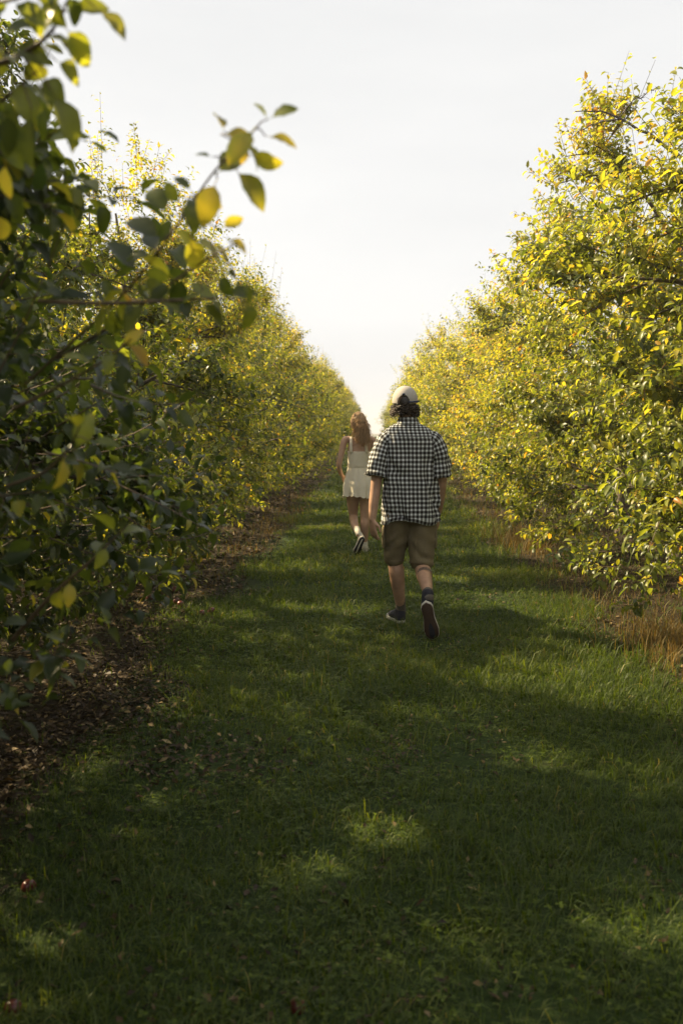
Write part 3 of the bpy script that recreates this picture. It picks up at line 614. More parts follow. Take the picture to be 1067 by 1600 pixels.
# ------------------------------------------------------------------ people
def tube_closed(A, pts, rad, sides=14, flat=None):
    "closed tapered tube through pts; rad scalars; flat=(axis, factor) squashes along an axis"
    P = np.array(pts, float); R = np.array(rad, float); k = max(len(P)*5, 10); tt = np.linspace(0, len(P)-1, k)
    def cat(a, t_):
        i = np.clip(t_.astype(int), 0, len(a)-2); f = (t_-i); g = lambda j: a[np.clip(j, 0, len(a)-1)]
        p0, p1, p2, p3 = g(i-1), g(i), g(i+1), g(i+2)
        if a.ndim == 2: f = f[:, None]
        return .5*((2*p1)+(-p0+p2)*f+(2*p0-5*p1+4*p2-p3)*f*f+(-p0+3*p1-3*p2+p3)*f**3)
    Pi = cat(P, tt); Ri = cat(R, tt)
    d0 = nrm(Pi[0]-Pi[1]); d1 = nrm(Pi[-1]-Pi[-2])
    Pi = np.concatenate([[Pi[0]+d0*Ri[0]*.7, Pi[0]+d0*Ri[0]*.5], Pi, [Pi[-1]+d1*Ri[-1]*.5, Pi[-1]+d1*Ri[-1]*.7]]); Ri = np.concatenate([[Ri[0]*.15, Ri[0]*.72], Ri, [Ri[-1]*.72, Ri[-1]*.15]])
    V, Q = tube_batch(Pi[None], Ri[None], sides); n = len(Pi)
    if flat is not None:
        ax = nrm(np.array(flat[0], float)); C = np.repeat(Pi, sides, 0); off = V-C; V = C+off-(off@ax)[:, None]*ax*(1-flat[1])
    c = len(V); V = np.concatenate([V, Pi[:1], Pi[-1:]]); j = np.arange(sides); e = (n-1)*sides
    T = np.concatenate([np.stack([np.full(sides, c), (j+1) % sides, j], -1), np.stack([np.full(sides, c+1), e+j, e+(j+1) % sides], -1)])
    A.add(V, T, Q)
def ring_loft(A, rings, sides=28):
    "rings: (cx, cy, z, a, b) closed"
    r = np.array(rings, float); k = len(r)*4; tt = np.linspace(0, len(r)-1, k); r = np.stack([np.interp(tt, range(len(r)), r[:, i]) for i in range(5)], -1)
    for _ in range(2): r[1:-1] = (r[:-2]+2*r[1:-1]+r[2:])/4
    th = np.arange(sides)*2*np.pi/sides; V = np.stack([r[:, 0:1]+r[:, 3:4]*np.cos(th), r[:, 1:2]+r[:, 4:5]*np.sin(th), np.repeat(r[:, 2:3], sides, 1)], -1)
    I = np.arange(k*sides).reshape(k, sides); Q = np.stack([I[:-1], np.roll(I[:-1], -1, 1), np.roll(I[1:], -1, 1), I[1:]], -1).reshape(-1, 4)
    V = V.reshape(-1, 3); c = len(V); V = np.concatenate([V, [[r[0, 0], r[0, 1], r[0, 2]]], [[r[-1, 0], r[-1, 1], r[-1, 2]]]]); j = np.arange(sides); e = (k-1)*sides
    T = np.concatenate([np.stack([np.full(sides, c), (j+1) % sides, j], -1), np.stack([np.full(sides, c+1), e+j, e+(j+1) % sides], -1)])
    A.add(V, T, Q)
def ellipsoid(A, c, r, rot=None, n=20, k=14):
    p = np.linspace(.03, np.pi-.03, k); th = np.arange(n)*2*np.pi/n
    V = np.stack([np.sin(p)[:, None]*np.cos(th), np.sin(p)[:, None]*np.sin(th), np.cos(p)[:, None]*np.ones(n)], -1).reshape(-1, 3)*r
    if rot is not None: V = V@np.array(rot).T
    V = V+c; I = np.arange(k*n).reshape(k, n); Q = np.stack([I[:-1], I[1:], np.roll(I[1:], -1, 1), np.roll(I[:-1], -1, 1)], -1).reshape(-1, 4)
    m_ = len(V); V = np.concatenate([V, [V[:n].mean(0)], [V[-n:].mean(0)]]); j = np.arange(n); e = (k-1)*n
    T = np.concatenate([np.stack([np.full(n, m_), j, (j+1) % n], -1), np.stack([np.full(n, m_+1), e+(j+1) % n, e+j], -1)])
    A.add(V, T, Q)
def remeshed(A, name, mat, parent, voxel=.006, smooth_it=3):
    me = A.build(name+'_raw', mat); o_ = bpy.data.objects.new('tmp', me); COL.objects.link(o_)
    mo = o_.modifiers.new('r', 'REMESH'); mo.mode = 'VOXEL'; mo.voxel_size = voxel; mo.use_smooth_shade = True
    ms_ = o_.modifiers.new('s', 'SMOOTH'); ms_.iterations = smooth_it; ms_.factor = .5
    dc = o_.modifiers.new('d', 'DECIMATE'); dc.ratio = .45
    dg = bpy.context.evaluated_depsgraph_get(); ev = o_.evaluated_get(dg); nm = bpy.data.meshes.new_from_object(ev); nm.name = name
    bpy.data.objects.remove(o_); bpy.data.meshes.remove(me)
    if not nm.materials: nm.materials.append(mat)
    nm.polygons.foreach_set('use_smooth', np.ones(len(nm.polygons), bool))
    return obj(name, nm, parent)
def displace(o_, fn):
    me = o_.data; n = len(me.vertices); co = np.empty(n*3, np.float32); me.vertices.foreach_get('co', co); co = co.reshape(-1, 3)
    no = np.empty(n*3, np.float32); me.vertices.foreach_get('normal', no); no = no.reshape(-1, 3)
    co = co+no*fn(co)[:, None]; me.vertices.foreach_set('co', co.astype(np.float32).ravel()); me.update()
def n3(co, s, off=0): return np.array([mnoise.noise(Vector((c[0]*s+off, c[1]*s, c[2]*s))) for c in co])

def hand(A, wrist, d, pn, side, size=1., curl=.5, spread=.12):
    """d: direction wrist->fingers, pn: palm normal (fingers curl towards it), side: thumb side vector"""
    d = nrm(np.array(d, float)); pn = np.array(pn, float); pn = nrm(pn-d*(pn@d)); sd = np.array(side, float); sd = nrm(sd-d*(sd@d)-pn*(sd@pn)); w_ = np.array(wrist, float); s = size
    for q, wd in ((-.026, .013), (-.009, .0145), (.009, .0145), (.026, .0135)):
        tube_closed(A, [w_+sd*q*.55*s, w_+d*.045*s+sd*q*.9*s, w_+d*.088*s+sd*q*s], [.014*s, wd*s, .0105*s], 10)
    for i, (q, ln) in enumerate(((.030, .070), (.010, .079), (-.010, .073), (-.029, .056))):
        b0 = w_+d*.085*s+sd*q*s; fd = nrm(d+sd*spread*(1.5-i)*.8); ang = curl*(.7+.15*i); pts = [b0-fd*.02*s, b0]; a = ang*.35; p = b0
        for l in (.42, .32, .26):
            p = p+(fd*math.cos(a)+pn*math.sin(a))*ln*l*s; pts.append(p); a += ang
        tube_closed(A, pts, [.0095*s, .0098*s, .0088*s, .008*s, .0068*s], 10)
    b0 = w_+d*.02*s+sd*.022*s; td = nrm(d*.75+sd*.65+pn*.25)
    tube_closed(A, [b0-td*.01*s, b0+td*.03*s, b0+td*.058*s, b0+nrm(td+d*.5)*.086*s], [.014*s, .0125*s, .0105*s, .008*s], 10)

def head(A, c, yaw, tilt, s, fem=False):
    "c: centre of the skull; faces +Y turned by yaw (left positive)"
    Rz = np.array(Matrix.Rotation(yaw, 3, 'Z') @ Matrix.Rotation(tilt, 3, 'Y')); f = lambda v: c+Rz@np.array(v)*s
    ellipsoid(A, f((0, -.008, .012)), np.array([.076, .096, .098])*s, Rz, 24, 18)
    ellipsoid(A, f((0, .022, -.045)), np.array([.060, .072, .074])*s, Rz, 20, 14)
    ellipsoid(A, f((0, .058, -.092)), np.array([.027, .024, .022])*s, Rz)
    tube_closed(A, [f((0, .086, .012)), f((0, .1, -.012)), f((0, .108, -.032))], [.008*s, .010*s, .0135*s], 10)
    ellipsoid(A, f((0, .088, -.062)), np.array([.024, .01, .009])*s, Rz)
    ellipsoid(A, f((0, .084, .034)), np.array([.05, .012, .012])*s, Rz)
    for q in (-1, 1): ellipsoid(A, f((q*.077, -.004, -.018)), np.array([.009, .018, .031])*s, Rz, 12, 8)
    return f, Rz
def face_parts(f, Rz, root, s, sm):
    for q in (-1, 1):
        A = Acc(); ellipsoid(A, f((q*.031, .079, .012)), np.array([.0125, .0125, .010])*s, Rz, 12, 8); obj('eye', A.build('eye', M['eye'], True), root)
        A = Acc(); ellipsoid(A, f((q*.031, .088, .012)), np.array([.006, .005, .006])*s, Rz, 10, 6); obj('iris', A.build('iris', M['sole_black'], True), root)
        A = Acc(); tube_closed(A, [f((q*.016, .09, .034)), f((q*.032, .092, .039)), f((q*.047, .083, .034))], [.004*s]*3, 6); obj('eyebrow', A.build('eyebrow', M['sole_brown'], True), root)
    A = Acc(); ellipsoid(A, f((0, .094, -.062)), np.array([.021, .007, .007])*s, Rz, 12, 8); obj('lips', A.build('lips', M['lip'], True), root)

def locks(A, paths, r0, tints, sides=5):
    P = np.array(paths); n, k, _ = P.shape; pr = np.array([.6, 1., 1., .9, .75, .5, .15]) if k == 7 else np.interp(np.linspace(0, 1, k), [0, .2, .7, 1], [.6, 1, .8, .1])
    V, Q = tube_batch(P, pr[None]*np.asarray(r0)[:, None], sides); A.add(V, None, Q, tint=np.repeat(tints, k*sides))

def shoe(root, heel, toe, up, L_, mats, high, label=None, ankle=None, coll=None):
    """a trainer: sole outline extruded, welt and upper; heel/toe are the ends of the outsole"""
    heel = np.array(heel, float); toe = np.array(toe, float); d = nrm(toe-heel); up = np.array(up, float); up = nrm(up-d*(up@d)); sd = np.cross(d, up); L_ = np.linalg.norm(toe-heel)
    ts = np.linspace(0, 1, 15); hw = np.interp(ts, [0, .04, .15, .4, .7, .88, .97, 1], [.0, .55, .8, .72, 1.0, .85, .45, .0])*.049*L_/.28
    rock = .02*np.clip((ts-.75)/.25, 0, 1)**2
    def outline(sc_, h): # loop of points
        l = [heel+d*L_*(.5+(t_-.5)*sc_)+sd*w_*sc_+up*(h+rk) for t_, w_, rk in zip(ts, hw, rock)]
        r = [heel+d*L_*(.5+(t_-.5)*sc_)-sd*w_*sc_+up*(h+rk) for t_, w_, rk in list(zip(ts, hw, rock))[::-1]]
        return np.array(l+r[1:-1])
    def solid(loops, name, mat, top=None):
        n = len(loops[0]); V = np.concatenate(loops); k = len(loops); I = np.arange(n*k).reshape(k, n)
        Q = np.stack([I[:-1], np.roll(I[:-1], -1, 1), np.roll(I[1:], -1, 1), I[1:]], -1).reshape(-1, 4)
        c0 = loops[0].mean(0); c1 = loops[-1].mean(0); m_ = len(V); V = np.concatenate([V, [c0], [c1]]); j = np.arange(n)
        T = np.concatenate([np.stack([np.full(n, m_), (j+1) % n, j], -1), np.stack([np.full(n, m_+1), (k-1)*n+j, (k-1)*n+(j+1) % n], -1)])
        return obj(name, mesh(name, V, T, Q, mat, smooth=True), root)
    A_ = solid([outline(.93, -.001), outline(.99, .002), outline(.99, .008)], 'sole', mats[0])
    B_ = solid([outline(1.0, .0075), outline(1.04, .011), outline(1.04, .027), outline(.99, .031)], 'midsole', mats[1])
    # upper: vamp + collar
    A = Acc(); mid = lambda t_, h, x=0: heel+d*L_*t_+up*h+sd*x; s = L_/.28
    tube_closed(A, [mid(.14, .05), mid(.35, .052), mid(.62, .042), mid(.88, .036)], [.036*s, .040*s, .041*s, .030*s], 16)
    top = mid(.2, .085 if not high else .10); 
    if ankle is not None:
        ak = np.array(ankle, float); e = mid(.17, .05); dd = nrm(ak-e); tube_closed(A, [e, e+dd*(.045 if high else .02), e+dd*(.08 if high else .045)], [.040*s, .041*s, .040*s], 16)
        tube_closed(A, [mid(.14, .035), mid(.13, .07), e+dd*(.07 if high else .035)], [.040*s, .040*s, .038*s], 14)
        tube_closed(A, [mid(.6, .05), mid(.42, .066), e+dd*(.055 if high else .03)+d*.012], [.030*s, .032*s, .030*s], 14)
        up_o = remeshed(A, 'upper', mats[2], root, .005, 4)
        B = Acc(); tube_closed(B, [e+dd*(.082 if high else .047), e+dd*(.095 if high else .06)], [.040*s, .039*s], 16); obj('collar', B.build('collar', coll or mats[1], True), root)
    for i in range(4):
        t_ = .40+.09*i; B = Acc(); h = .095-.012*i-(.0 if high else .012); tube_closed(B, [mid(t_, h-.02, -.028), mid(t_+.01, h, 0), mid(t_, h-.02, .028)], [.0035]*3, 6); obj('lace', B.build('lace', mats[1], True), root)
    return B_
def group_empty(name, parent):
    e = bpy.data.objects.new(name, None); COL.objects.link(e); e.parent = parent; return e

def cloth_loft(name, rings, mat, parent, sides=72, folds=None, uv=True, thick=.003, back=-math.pi/2, smooth_r=1, rows=60):
    "open loft; rings (cx,cy,z,a,b,power); u = arc length from the back centre, v = length along"
    r = np.array(rings, float); tt = np.linspace(0, len(r)-1, rows); r = np.stack([np.interp(tt, range(len(r)), r[:, i]) for i in range(6)], -1)
    for _ in range(smooth_r): r[1:-1] = (r[:-2]+2*r[1:-1]+r[2:])/4
    th = back+np.linspace(-math.pi, math.pi, sides+1); cc, ss = np.cos(th), np.sin(th)
    e = 2/r[:, 5:6]; X = r[:, 0:1]+r[:, 3:4]*np.sign(cc)*np.abs(cc)**e; Y = r[:, 1:2]+r[:, 4:5]*np.sign(ss)*np.abs(ss)**e; Z = np.repeat(r[:, 2:3], sides+1, 1)
    V = np.stack([X, Y, Z], -1)
    if folds is not None: V = folds(V, th)
    dl = np.linalg.norm(np.diff(V[:, :, :2], axis=1), axis=2); u = np.concatenate([np.zeros((rows, 1)), np.cumsum(dl, 1)], 1); u = u-u[:, sides//2:sides//2+1]
    dv = np.linalg.norm(np.diff(r[:, [2, 3]], axis=0), axis=1); v = np.concatenate([[0], np.cumsum(dv)])[:, None]*np.ones((1, sides+1))
    if name == 'shirt': v = v+np.where(V[:, :, 2] > 1.42, .015, 0)         # the yoke is cut separately, its checks do not line up
    I = np.arange(rows*(sides+1)).reshape(rows, sides+1); Q = np.stack([I[:-1, :-1], I[:-1, 1:], I[1:, 1:], I[1:, :-1]], -1).reshape(-1, 4)
    me = mesh(name, V.reshape(-1, 3), None, Q, mat, smooth=True, uv=np.stack([u, v], -1).reshape(-1, 2))
    o_ = obj(name, me, parent); so = o_.modifiers.new('thickness', 'SOLIDIFY'); so.thickness = thick; so.offset = -1; return o_
def cloth_tube(name, pts, ra, rb, mat, parent, sides=32, rows=26, amp=.004, uv0=0., axis=(0, 1, 0), thick=.003, seed=0):
    P = np.array(pts, float); tt = np.linspace(0, len(P)-1, rows); Pi = np.stack([np.interp(tt, range(len(P)), P[:, i]) for i in range(3)], -1)
    for _ in range(3): Pi[1:-1] = (Pi[:-2]+2*Pi[1:-1]+Pi[2:])/4
    ra_ = np.interp(tt, range(len(P)), ra); rb_ = np.interp(tt, range(len(P)), rb); T = np.gradient(Pi, axis=0); T = nrm(T); ax = np.array(axis, float)
    A_ = nrm(ax-T*(T@ax)[:, None]); B_ = np.cross(T, A_)                       # A along axis (front/back), B sideways
    th = np.linspace(-math.pi, math.pi, sides+1); V = Pi[:, None]-A_[:, None]*(np.cos(th)[None, :, None]*rb_[:, None, None])+B_[:, None]*(np.sin(th)[None, :, None]*ra_[:, None, None])
    C = Pi[:, None]; n_ = nrm(V-C); k = np.array([[mnoise.noise(Vector((math.cos(t_)*1.6+seed, math.sin(t_)*1.6, q*.22+seed))) + .6*mnoise.noise(Vector((math.cos(t_)*1.2+seed, q*.75, math.sin(t_)))) for t_ in th] for q in range(rows)])
    V = V+n_*(k*amp*np.linspace(.6, 1.4, rows)[:, None])[..., None]
    u = th[None]*.5*(ra_+rb_)[:, None]; v = np.concatenate([[0], np.cumsum(np.linalg.norm(np.diff(Pi, axis=0), axis=1))])[:, None]*np.ones((1, sides+1))+uv0
    I = np.arange(rows*(sides+1)).reshape(rows, sides+1); Q = np.stack([I[:-1, :-1], I[:-1, 1:], I[1:, 1:], I[1:, :-1]], -1).reshape(-1, 4)
    o_ = obj(name, mesh(name, V.reshape(-1, 3), None, Q, mat, smooth=True, uv=np.stack([u, v], -1).reshape(-1, 2)), parent); so = o_.modifiers.new('thickness', 'SOLIDIFY'); so.thickness = thick; so.offset = 0; return o_

# ---- the man
man = bpy.data.objects.new('person', None); COL.objects.link(man); man.location = (.256, 7.25, float(gz(.25, 7.25))); man['category'] = 'person'
man['label'] = 'person walking away in a black and white checked shirt, khaki shorts and cap'
HC = np.array([-.037, .03, 1.650])
A = Acc()
f_m, Rz_m = head(A, HC, R_(-14), R_(-3), 1.0)
tube_closed(A, [(.0, 0, 1.42), (-.012, .005, 1.50), (-.03, .02, 1.60)], [.062, .056, .055], 18)
ring_loft(A, [(0, 0, .84, .12, .09), (0, 0, .90, .155, .10), (0, 0, 1.0, .13, .08), (0, 0, 1.1, .125, .075), (0, 0, 1.3, .145, .08), (0, 0, 1.38, .14, .072), (0, 0, 1.44, .09, .06), (0, 0, 1.50, .055, .055)])
tube_closed(A, [(-.12, 0, 1.395), (-.175, -.01, 1.38), (-.225, -.03, 1.25), (-.243, -.05, 1.09), (-.262, -.075, .93), (-.272, -.09, .815)], [.045, .052, .048, .040, .036, .026], 14)
hand(A, (-.272, -.09, .82), (.10, -.02, -1), (.8, .6, 0), (.6, -.8, .1), 1.0, .38, .12)
tube_closed(A, [(.13, 0, 1.39), (.18, 0, 1.375), (.225, .01, 1.25), (.228, .03, 1.06), (.222, .10, .93), (.215, .16, .84)], [.045, .052, .048, .040, .035, .026], 14)
hand(A, (.215, .16, .845), (-.05, .12, -1), (-.8, .3, 0), (-.3, .9, 0), 1.05, .6, .08)
tube_closed(A, [(-.09, 0, .90), (-.098, .05, .70), (-.10, .085, .50), (-.090, .075, .40), (-.075, .12, .27), (-.056, .185, .13), (-.055, .2, .07)], [.088, .074, .056, .057, .048, .034, .034], 16)
tube_closed(A, [(.09, 0, .90), (.096, .0, .70), (.092, .0, .485), (.100, -.09, .43), (.112, -.22, .37), (.119, -.33, .325), (.1195, -.345, .315)], [.088, .074, .056, .058, .046, .034, .032], 16)
body = remeshed(A, 'body', M['skin'], man, .0055, 3)
face_parts(f_m, Rz_m, man, 1., M['skin'])
# tattoo band round the right calf
t0 = np.array([.1045, -.10, .425]); td = nrm(np.array([.008, -.13, -.06]))
A = Acc(); V, Q = tube_batch(np.stack([t0, t0+td*.016, t0+td*.034])[None], np.array([[.0588, .0583, .0568]]), 24); A.add(V, None, Q); 
# socks and shoes
A = Acc(); tube_closed(A, [(-.063, .16, .205), (-.056, .186, .13), (-.055, .2, .09)], [.0415, .0385, .039], 16); sk = obj('sock', A.build('sock', M['sock_grey'], True), man)
A = Acc(); tube_closed(A, [(.1185, -.325, .332), (.121, -.355, .312), (.121, -.375, .29)], [.040, .0375, .038], 16); obj('sock', A.build('sock', M['sock_grey'], True), man)
sl_ = group_empty('shoe', man); shoe(sl_, (-.045, .155, .0), (-.135, .41, .0), (0, 0, 1), .27, (M['sole_brown'], M['rubber_white'], M['canvas_navy']), True, ankle=(-.055, .19, .2))
sl_['label'] = 'dark high top shoe planted flat on the grass'
sr_ = group_empty('shoe', man); shoe(sr_, (.100, -.435, .275), (.160, -.375, -.008), (.05, .92, .25), .27, (M['sole_brown'], M['rubber_white'], M['canvas_navy']), True, ankle=(.119, -.345, .345), coll=M['canvas_navy'])
sr_['label'] = 'dark shoe with raised heel, brown outsole facing back'
# shorts
A = Acc()
ring_loft(A, [(.005, 0, .80, .17, .12), (.005, 0, .88, .180, .112), (.005, 0, .97, .17, .10), (.005, 0, 1.0, .17, .12)])
tube_closed(A, [(-.088, .0, .86), (-.094, .035, .72), (-.106, .07, .56), (-.108, .085, .50)], [.108, .100, .080, .073], 24)
tube_closed(A, [(.094, .0, .86), (.094, .0, .72), (.09, .0, .55), (.088, -.005, .495)], [.108, .104, .093, .089], 24)
sh = remeshed(A, 'shorts', M['khaki'], man, .0065, 3)
displace(sh, lambda c: 0.011*n3(c*np.array([1, 1, 2.2]), 8, 3)+.006*np.sin((c[:, 2]+.5*np.abs(c[:, 0]))*70+6*n3(c, 5))*np.exp(-((c[:, 2]-.60)/.10)**2))
for q, (x_, y_, rh) in ((-1, (-.108, .082, .071)), (1, (.088, -.004, .088))):
    pts = np.array([[x_+rh*math.cos(a), y_+rh*math.sin(a), .497] for a in np.linspace(0, 2*math.pi, 33)]); V, Q = tube_batch(pts[None], np.full((1, 33), .0045), 6); obj('hem', mesh('hem', V, None, Q, M['khaki_seam'], smooth=True), man)
for q in (-1, 1):     # cargo pocket with flap
    A = Acc(); ring_loft(A, [(q*.187, .03, .60, .010, .062), (q*.190, .03, .63, .014, .068), (q*.188, .028, .74, .014, .068), (q*.184, .025, .76, .012, .066)], 16); obj('pocket', A.build('pocket', M['khaki'], True), man)
# shirt
def shirt_folds(V, th):
    out = V.copy(); zc = V[:, :, 2]; C = np.array([0., 0.])
    for i in range(V.shape[0]):
        z = V[i, 0, 2]; amp = np.interp(z, [.78, 1.0, 1.3, 1.42, 1.5], [.040, .033, .021, .010, .001])
        for j in range(V.shape[1]):
            x, y = V[i, j, 0], V[i, j, 1]; cs, sn = math.cos(th[j]), math.sin(th[j])
            f = mnoise.noise(Vector((cs*4.3, sn*4.3, z*1.5+4)))-1.1*max(0, .16-abs(mnoise.noise(Vector((x*6+z*2.5, y*4, z*3.2+7)))))*5*.6+.35*math.sin(26*(x+z*.5)+5*mnoise.noise(Vector((x*5, y*5, z*3))))*math.exp(-((z-1.28)/.12)**2)+.6*mnoise.noise(Vector((cs*6+z*2, sn*6, z*2.6)))+.25*mnoise.noise(Vector((x*14, y*14, z*22)))
            out[i, j, 0] += cs*f*amp; out[i, j, 1] += sn*f*amp; out[i, j, 2] += .5*amp*math.sin(th[j]*3+1)*(i < 3)
    return out
cloth_loft('shirt', [(.012, .0, .795, .212, .158, 2.5), (.010, .0, .90, .205, .150, 2.5), (.008, 0, 1.05, .198, .140, 2.5), (.006, 0, 1.20, .196, .135, 2.5), (.005, 0, 1.32, .205, .130, 2.4), (.002, -.005, 1.385, .222, .118, 2.3),
                     (-.006, -.005, 1.425, .214, .108, 2.2), (-.014, -.003, 1.462, .178, .093, 2.1), (-.016, 0, 1.492, .13, .082, 2.0), (-.014, .004, 1.515, .078, .07, 2.0)], M['gingham'], man, 84, shirt_folds, rows=70)
cloth_tube('sleeve', [(-.150, -.003, 1.415), (-.200, -.005, 1.375), (-.230, -.02, 1.28), (-.246, -.035, 1.19), (-.258, -.045, 1.125)], [.055, .066, .073, .077, .080], [.085, .088, .092, .094, .096], M['gingham'], man, seed=2, amp=.015)
cloth_tube('sleeve', [(.145, -.003, 1.405), (.198, -.003, 1.375), (.228, .0, 1.28), (.238, .005, 1.19), (.243, .01, 1.125)], [.055, .066, .073, .077, .080], [.085, .088, .092, .094, .096], M['gingham'], man, seed=7, amp=.015)
cloth_loft('collar', [(-.012, .002, 1.500, .080, .076, 2), (-.014, .003, 1.52, .074, .070, 2), (-.016, .008, 1.550, .066, .064, 2), (-.016, .008, 1.553, .070, .068, 2), (-.013, .002, 1.505, .088, .086, 2)], M['gingham'], man, 40, None, rows=22, smooth_r=1)
pts = np.array([[.004+.2*math.cos(a)*1.0, -.005+.116*math.sin(a), 1.418] for a in np.linspace(math.pi*1.08, math.pi*1.92, 25)]); V, Q = tube_batch(pts[None], np.full((1, 25), .0022), 5)
obj('yoke_seam', mesh('yoke_seam', V, None, Q, M['canvas_navy'], smooth=True), man)
for ch in man.children:
    if ch.name.split('.')[0] in ('shirt', 'sleeve', 'collar', 'yoke_seam'): ch.scale.x = .94; ch.location.x = -.002
# cap
cc = HC+np.array([.0, -.004, .020]); n_, k_ = 72, 22; V = []; Rc = Matrix.Rotation(R_(-14), 3, 'Z') @ Matrix.Rotation(R_(4), 3, 'X')
for i in range(k_):
    p = (math.pi/2+.14)*i/(k_-1)
    for j in range(n_):
        a = 2*math.pi*j/n_; rad = math.sin(p)**.92 if p > 0 else 0; v = Vector((.093*rad*math.cos(a), .112*rad*math.sin(a), .110*math.cos(p)+.0)); V.append(v)
V = np.array(V); I = np.arange(n_*k_).reshape(k_, n_); Q = np.stack([I[:-1], I[1:], np.roll(I[1:], -1, 1), np.roll(I[:-1], -1, 1)], -1).reshape(-1, 4)
ctr = V[Q].mean(1); archm = (ctr[:, 1] < -.03) & (((ctr[:, 0]-.012)/.046)**2+((ctr[:, 2]+.018)/.068)**2 < 1)
Qc = Q[~archm]; Vw = (V@np.array(Rc).T)+cc
co_ = obj('cap', mesh('cap', Vw, None, Qc, M['cap'], smooth=True), man); so = co_.modifiers.new('thickness', 'SOLIDIFY'); so.thickness = .004
cw = lambda v: (np.array(Rc)@np.array(v))+cc
A = Acc(); pts = np.array([cw((.012+.047*math.cos(a), -.112*math.sqrt(max(.0, 1-((.047*math.cos(a)+.012)/.093)**2-(max(-.018+.069*math.sin(a), 0)/.11)**2)), -.018+.069*math.sin(a))) for a in np.linspace(0, math.pi, 20)])
V2, Q2 = tube_batch(pts[None], np.full((1, 20), .0028), 5); obj('cap_binding', mesh('cap_binding', V2, None, Q2, M['cap'], smooth=True), man)
A = Acc(); ellipsoid(A, cw((0, 0, .112)), np.array([.008, .008, .005])); obj('cap_button', A.build('cap_button', M['cap'], True), man)
A = Acc(); ellipsoid(A, cw((.012, -.101, .054)), np.array([.012, .004, .007])); obj('cap_logo', A.build('cap_logo', M['navy'], True), man)
# adjusting strap, its loose end standing out
pts = np.array([cw((.050, -.104, -.002)), cw((.072, -.094, -.002)), cw((.095, -.082, .0)), cw((.122, -.078, .002))]); V2, Q2 = tube_batch(pts[None], np.full((1, 4), .0065), 6); obj('cap_strap', mesh('cap_strap', V2, None, Q2, M['navy'], smooth=True), man)
V = []; 
for s in np.linspace(0, 1, 6):
    for a in np.linspace(-1, 1, 13):
        x = .080*a*(1-.12*s); y = .085*math.sqrt(max(0, 1-(a*.80)**2))+.015+s*.07*math.sqrt(max(0, 1-(a*.97)**2)); V.append(cw((x, y, -.012-.014*s-.022*a*a)))
I = np.arange(78).reshape(6, 13); Q = np.stack([I[:-1, :-1], I[:-1, 1:], I[1:, 1:], I[1:, :-1]], -1).reshape(-1, 4); br = obj('cap_brim', mesh('cap_brim', np.array(V), None, Q, M['navy'], smooth=True), man); so = br.modifiers.new('thickness', 'SOLIDIFY'); so.thickness = .004
# curly hair below the cap
r2 = np.random.default_rng(5); paths = []; rr = []; tn = []
for i in range(520):
    a = r2.uniform(math.pi*.92, math.pi*2.08); e = r2.uniform(-.055, -.004) if abs(a-1.5*math.pi) > .42 else r2.uniform(-.055, .0)
    p = HC+np.array([.080*math.cos(a), .098*math.sin(a)-.005, e-.0]); out = np.array([math.cos(a), math.sin(a)*.9, -.8-r2.random()*.6]); k = 9; q = p.copy(); pa = [q.copy()]; ph = r2.random()*6.28; L_ = r2.uniform(.02, .07)*(.62 if abs(a-1.5*math.pi-.1) < .25 else 1)
    side = np.array([-math.sin(a), math.cos(a), 0])
    for s in range(1, k):
        u_ = s/(k-1); o2 = np.array([math.cos(a), math.sin(a), 0])
        q = p+o2*(.011*math.sin(u_*1.7))*(1+.6*abs(math.cos(a)))*(1 if e < 0 else .1)+np.array([0, 0, -L_*u_])+side*(.011 if e < 0 else .003)*math.sin(ph+u_*9)*(1+(i % 7 == 0))+o2*(.009 if e < 0 else .001)*math.cos(ph+u_*9)*(1+(i % 7 == 0))+np.array([0, 0, .03*max(0, u_-.75)])
        pa.append(q)
    paths.append(pa); rr.append(r2.uniform(.0018, .004)); tn.append(r2.random()*(.8 if math.cos(a) < -.5 else .35)*(0 if e > 0 else 1))  # strands on the left coloured lighter, sun rim put into the tint
A = Acc(); locks(A, paths, rr, np.array(tn)); n0 = A.n; A.A['tint'] = [np.concatenate(A.A['tint'])]; ellipsoid(A, HC+np.array([0, -.012, .005]), np.array([.080, .097, .1]), None, 24, 16); A.A['tint'].append(np.zeros(A.n-n0)); obj('hair', A.build('hair', M['hair_m'], True), man)
# tattoo
V, Q = tube_batch(np.stack([t0, t0+td*.012, t0+td*.03])[None], np.array([[.0592, .0588, .0575]]), 24); obj('tattoo', mesh('tattoo', V, None, Q, M['tattoo'], smooth=True), man)

# ---- thin sunlit air
m = bpy.data.materials.new('haze_air'); m.use_nodes = True; t = m.node_tree; t.nodes.clear()
pv = t.nodes.new('ShaderNodeVolumePrincipled'); ot = t.nodes.new('ShaderNodeOutputMaterial'); t.links.new(pv.outputs[0], ot.inputs['Volume'])
pv.inputs['Color'].default_value = (1, .97, .93, 1); pv.inputs['Density'].default_value = .0012; pv.inputs['Anisotropy'].default_value = .35
hx = np.array([[x, y, z] for x in (-405, 405) for y in (-65, 705) for z in (-8, 7)], float)
obj('haze', mesh('haze', hx, None, [[0, 1, 3, 2], [4, 6, 7, 5], [0, 4, 5, 1], [2, 3, 7, 6], [0, 2, 6, 4], [1, 5, 7, 3]], m), kind='stuff')

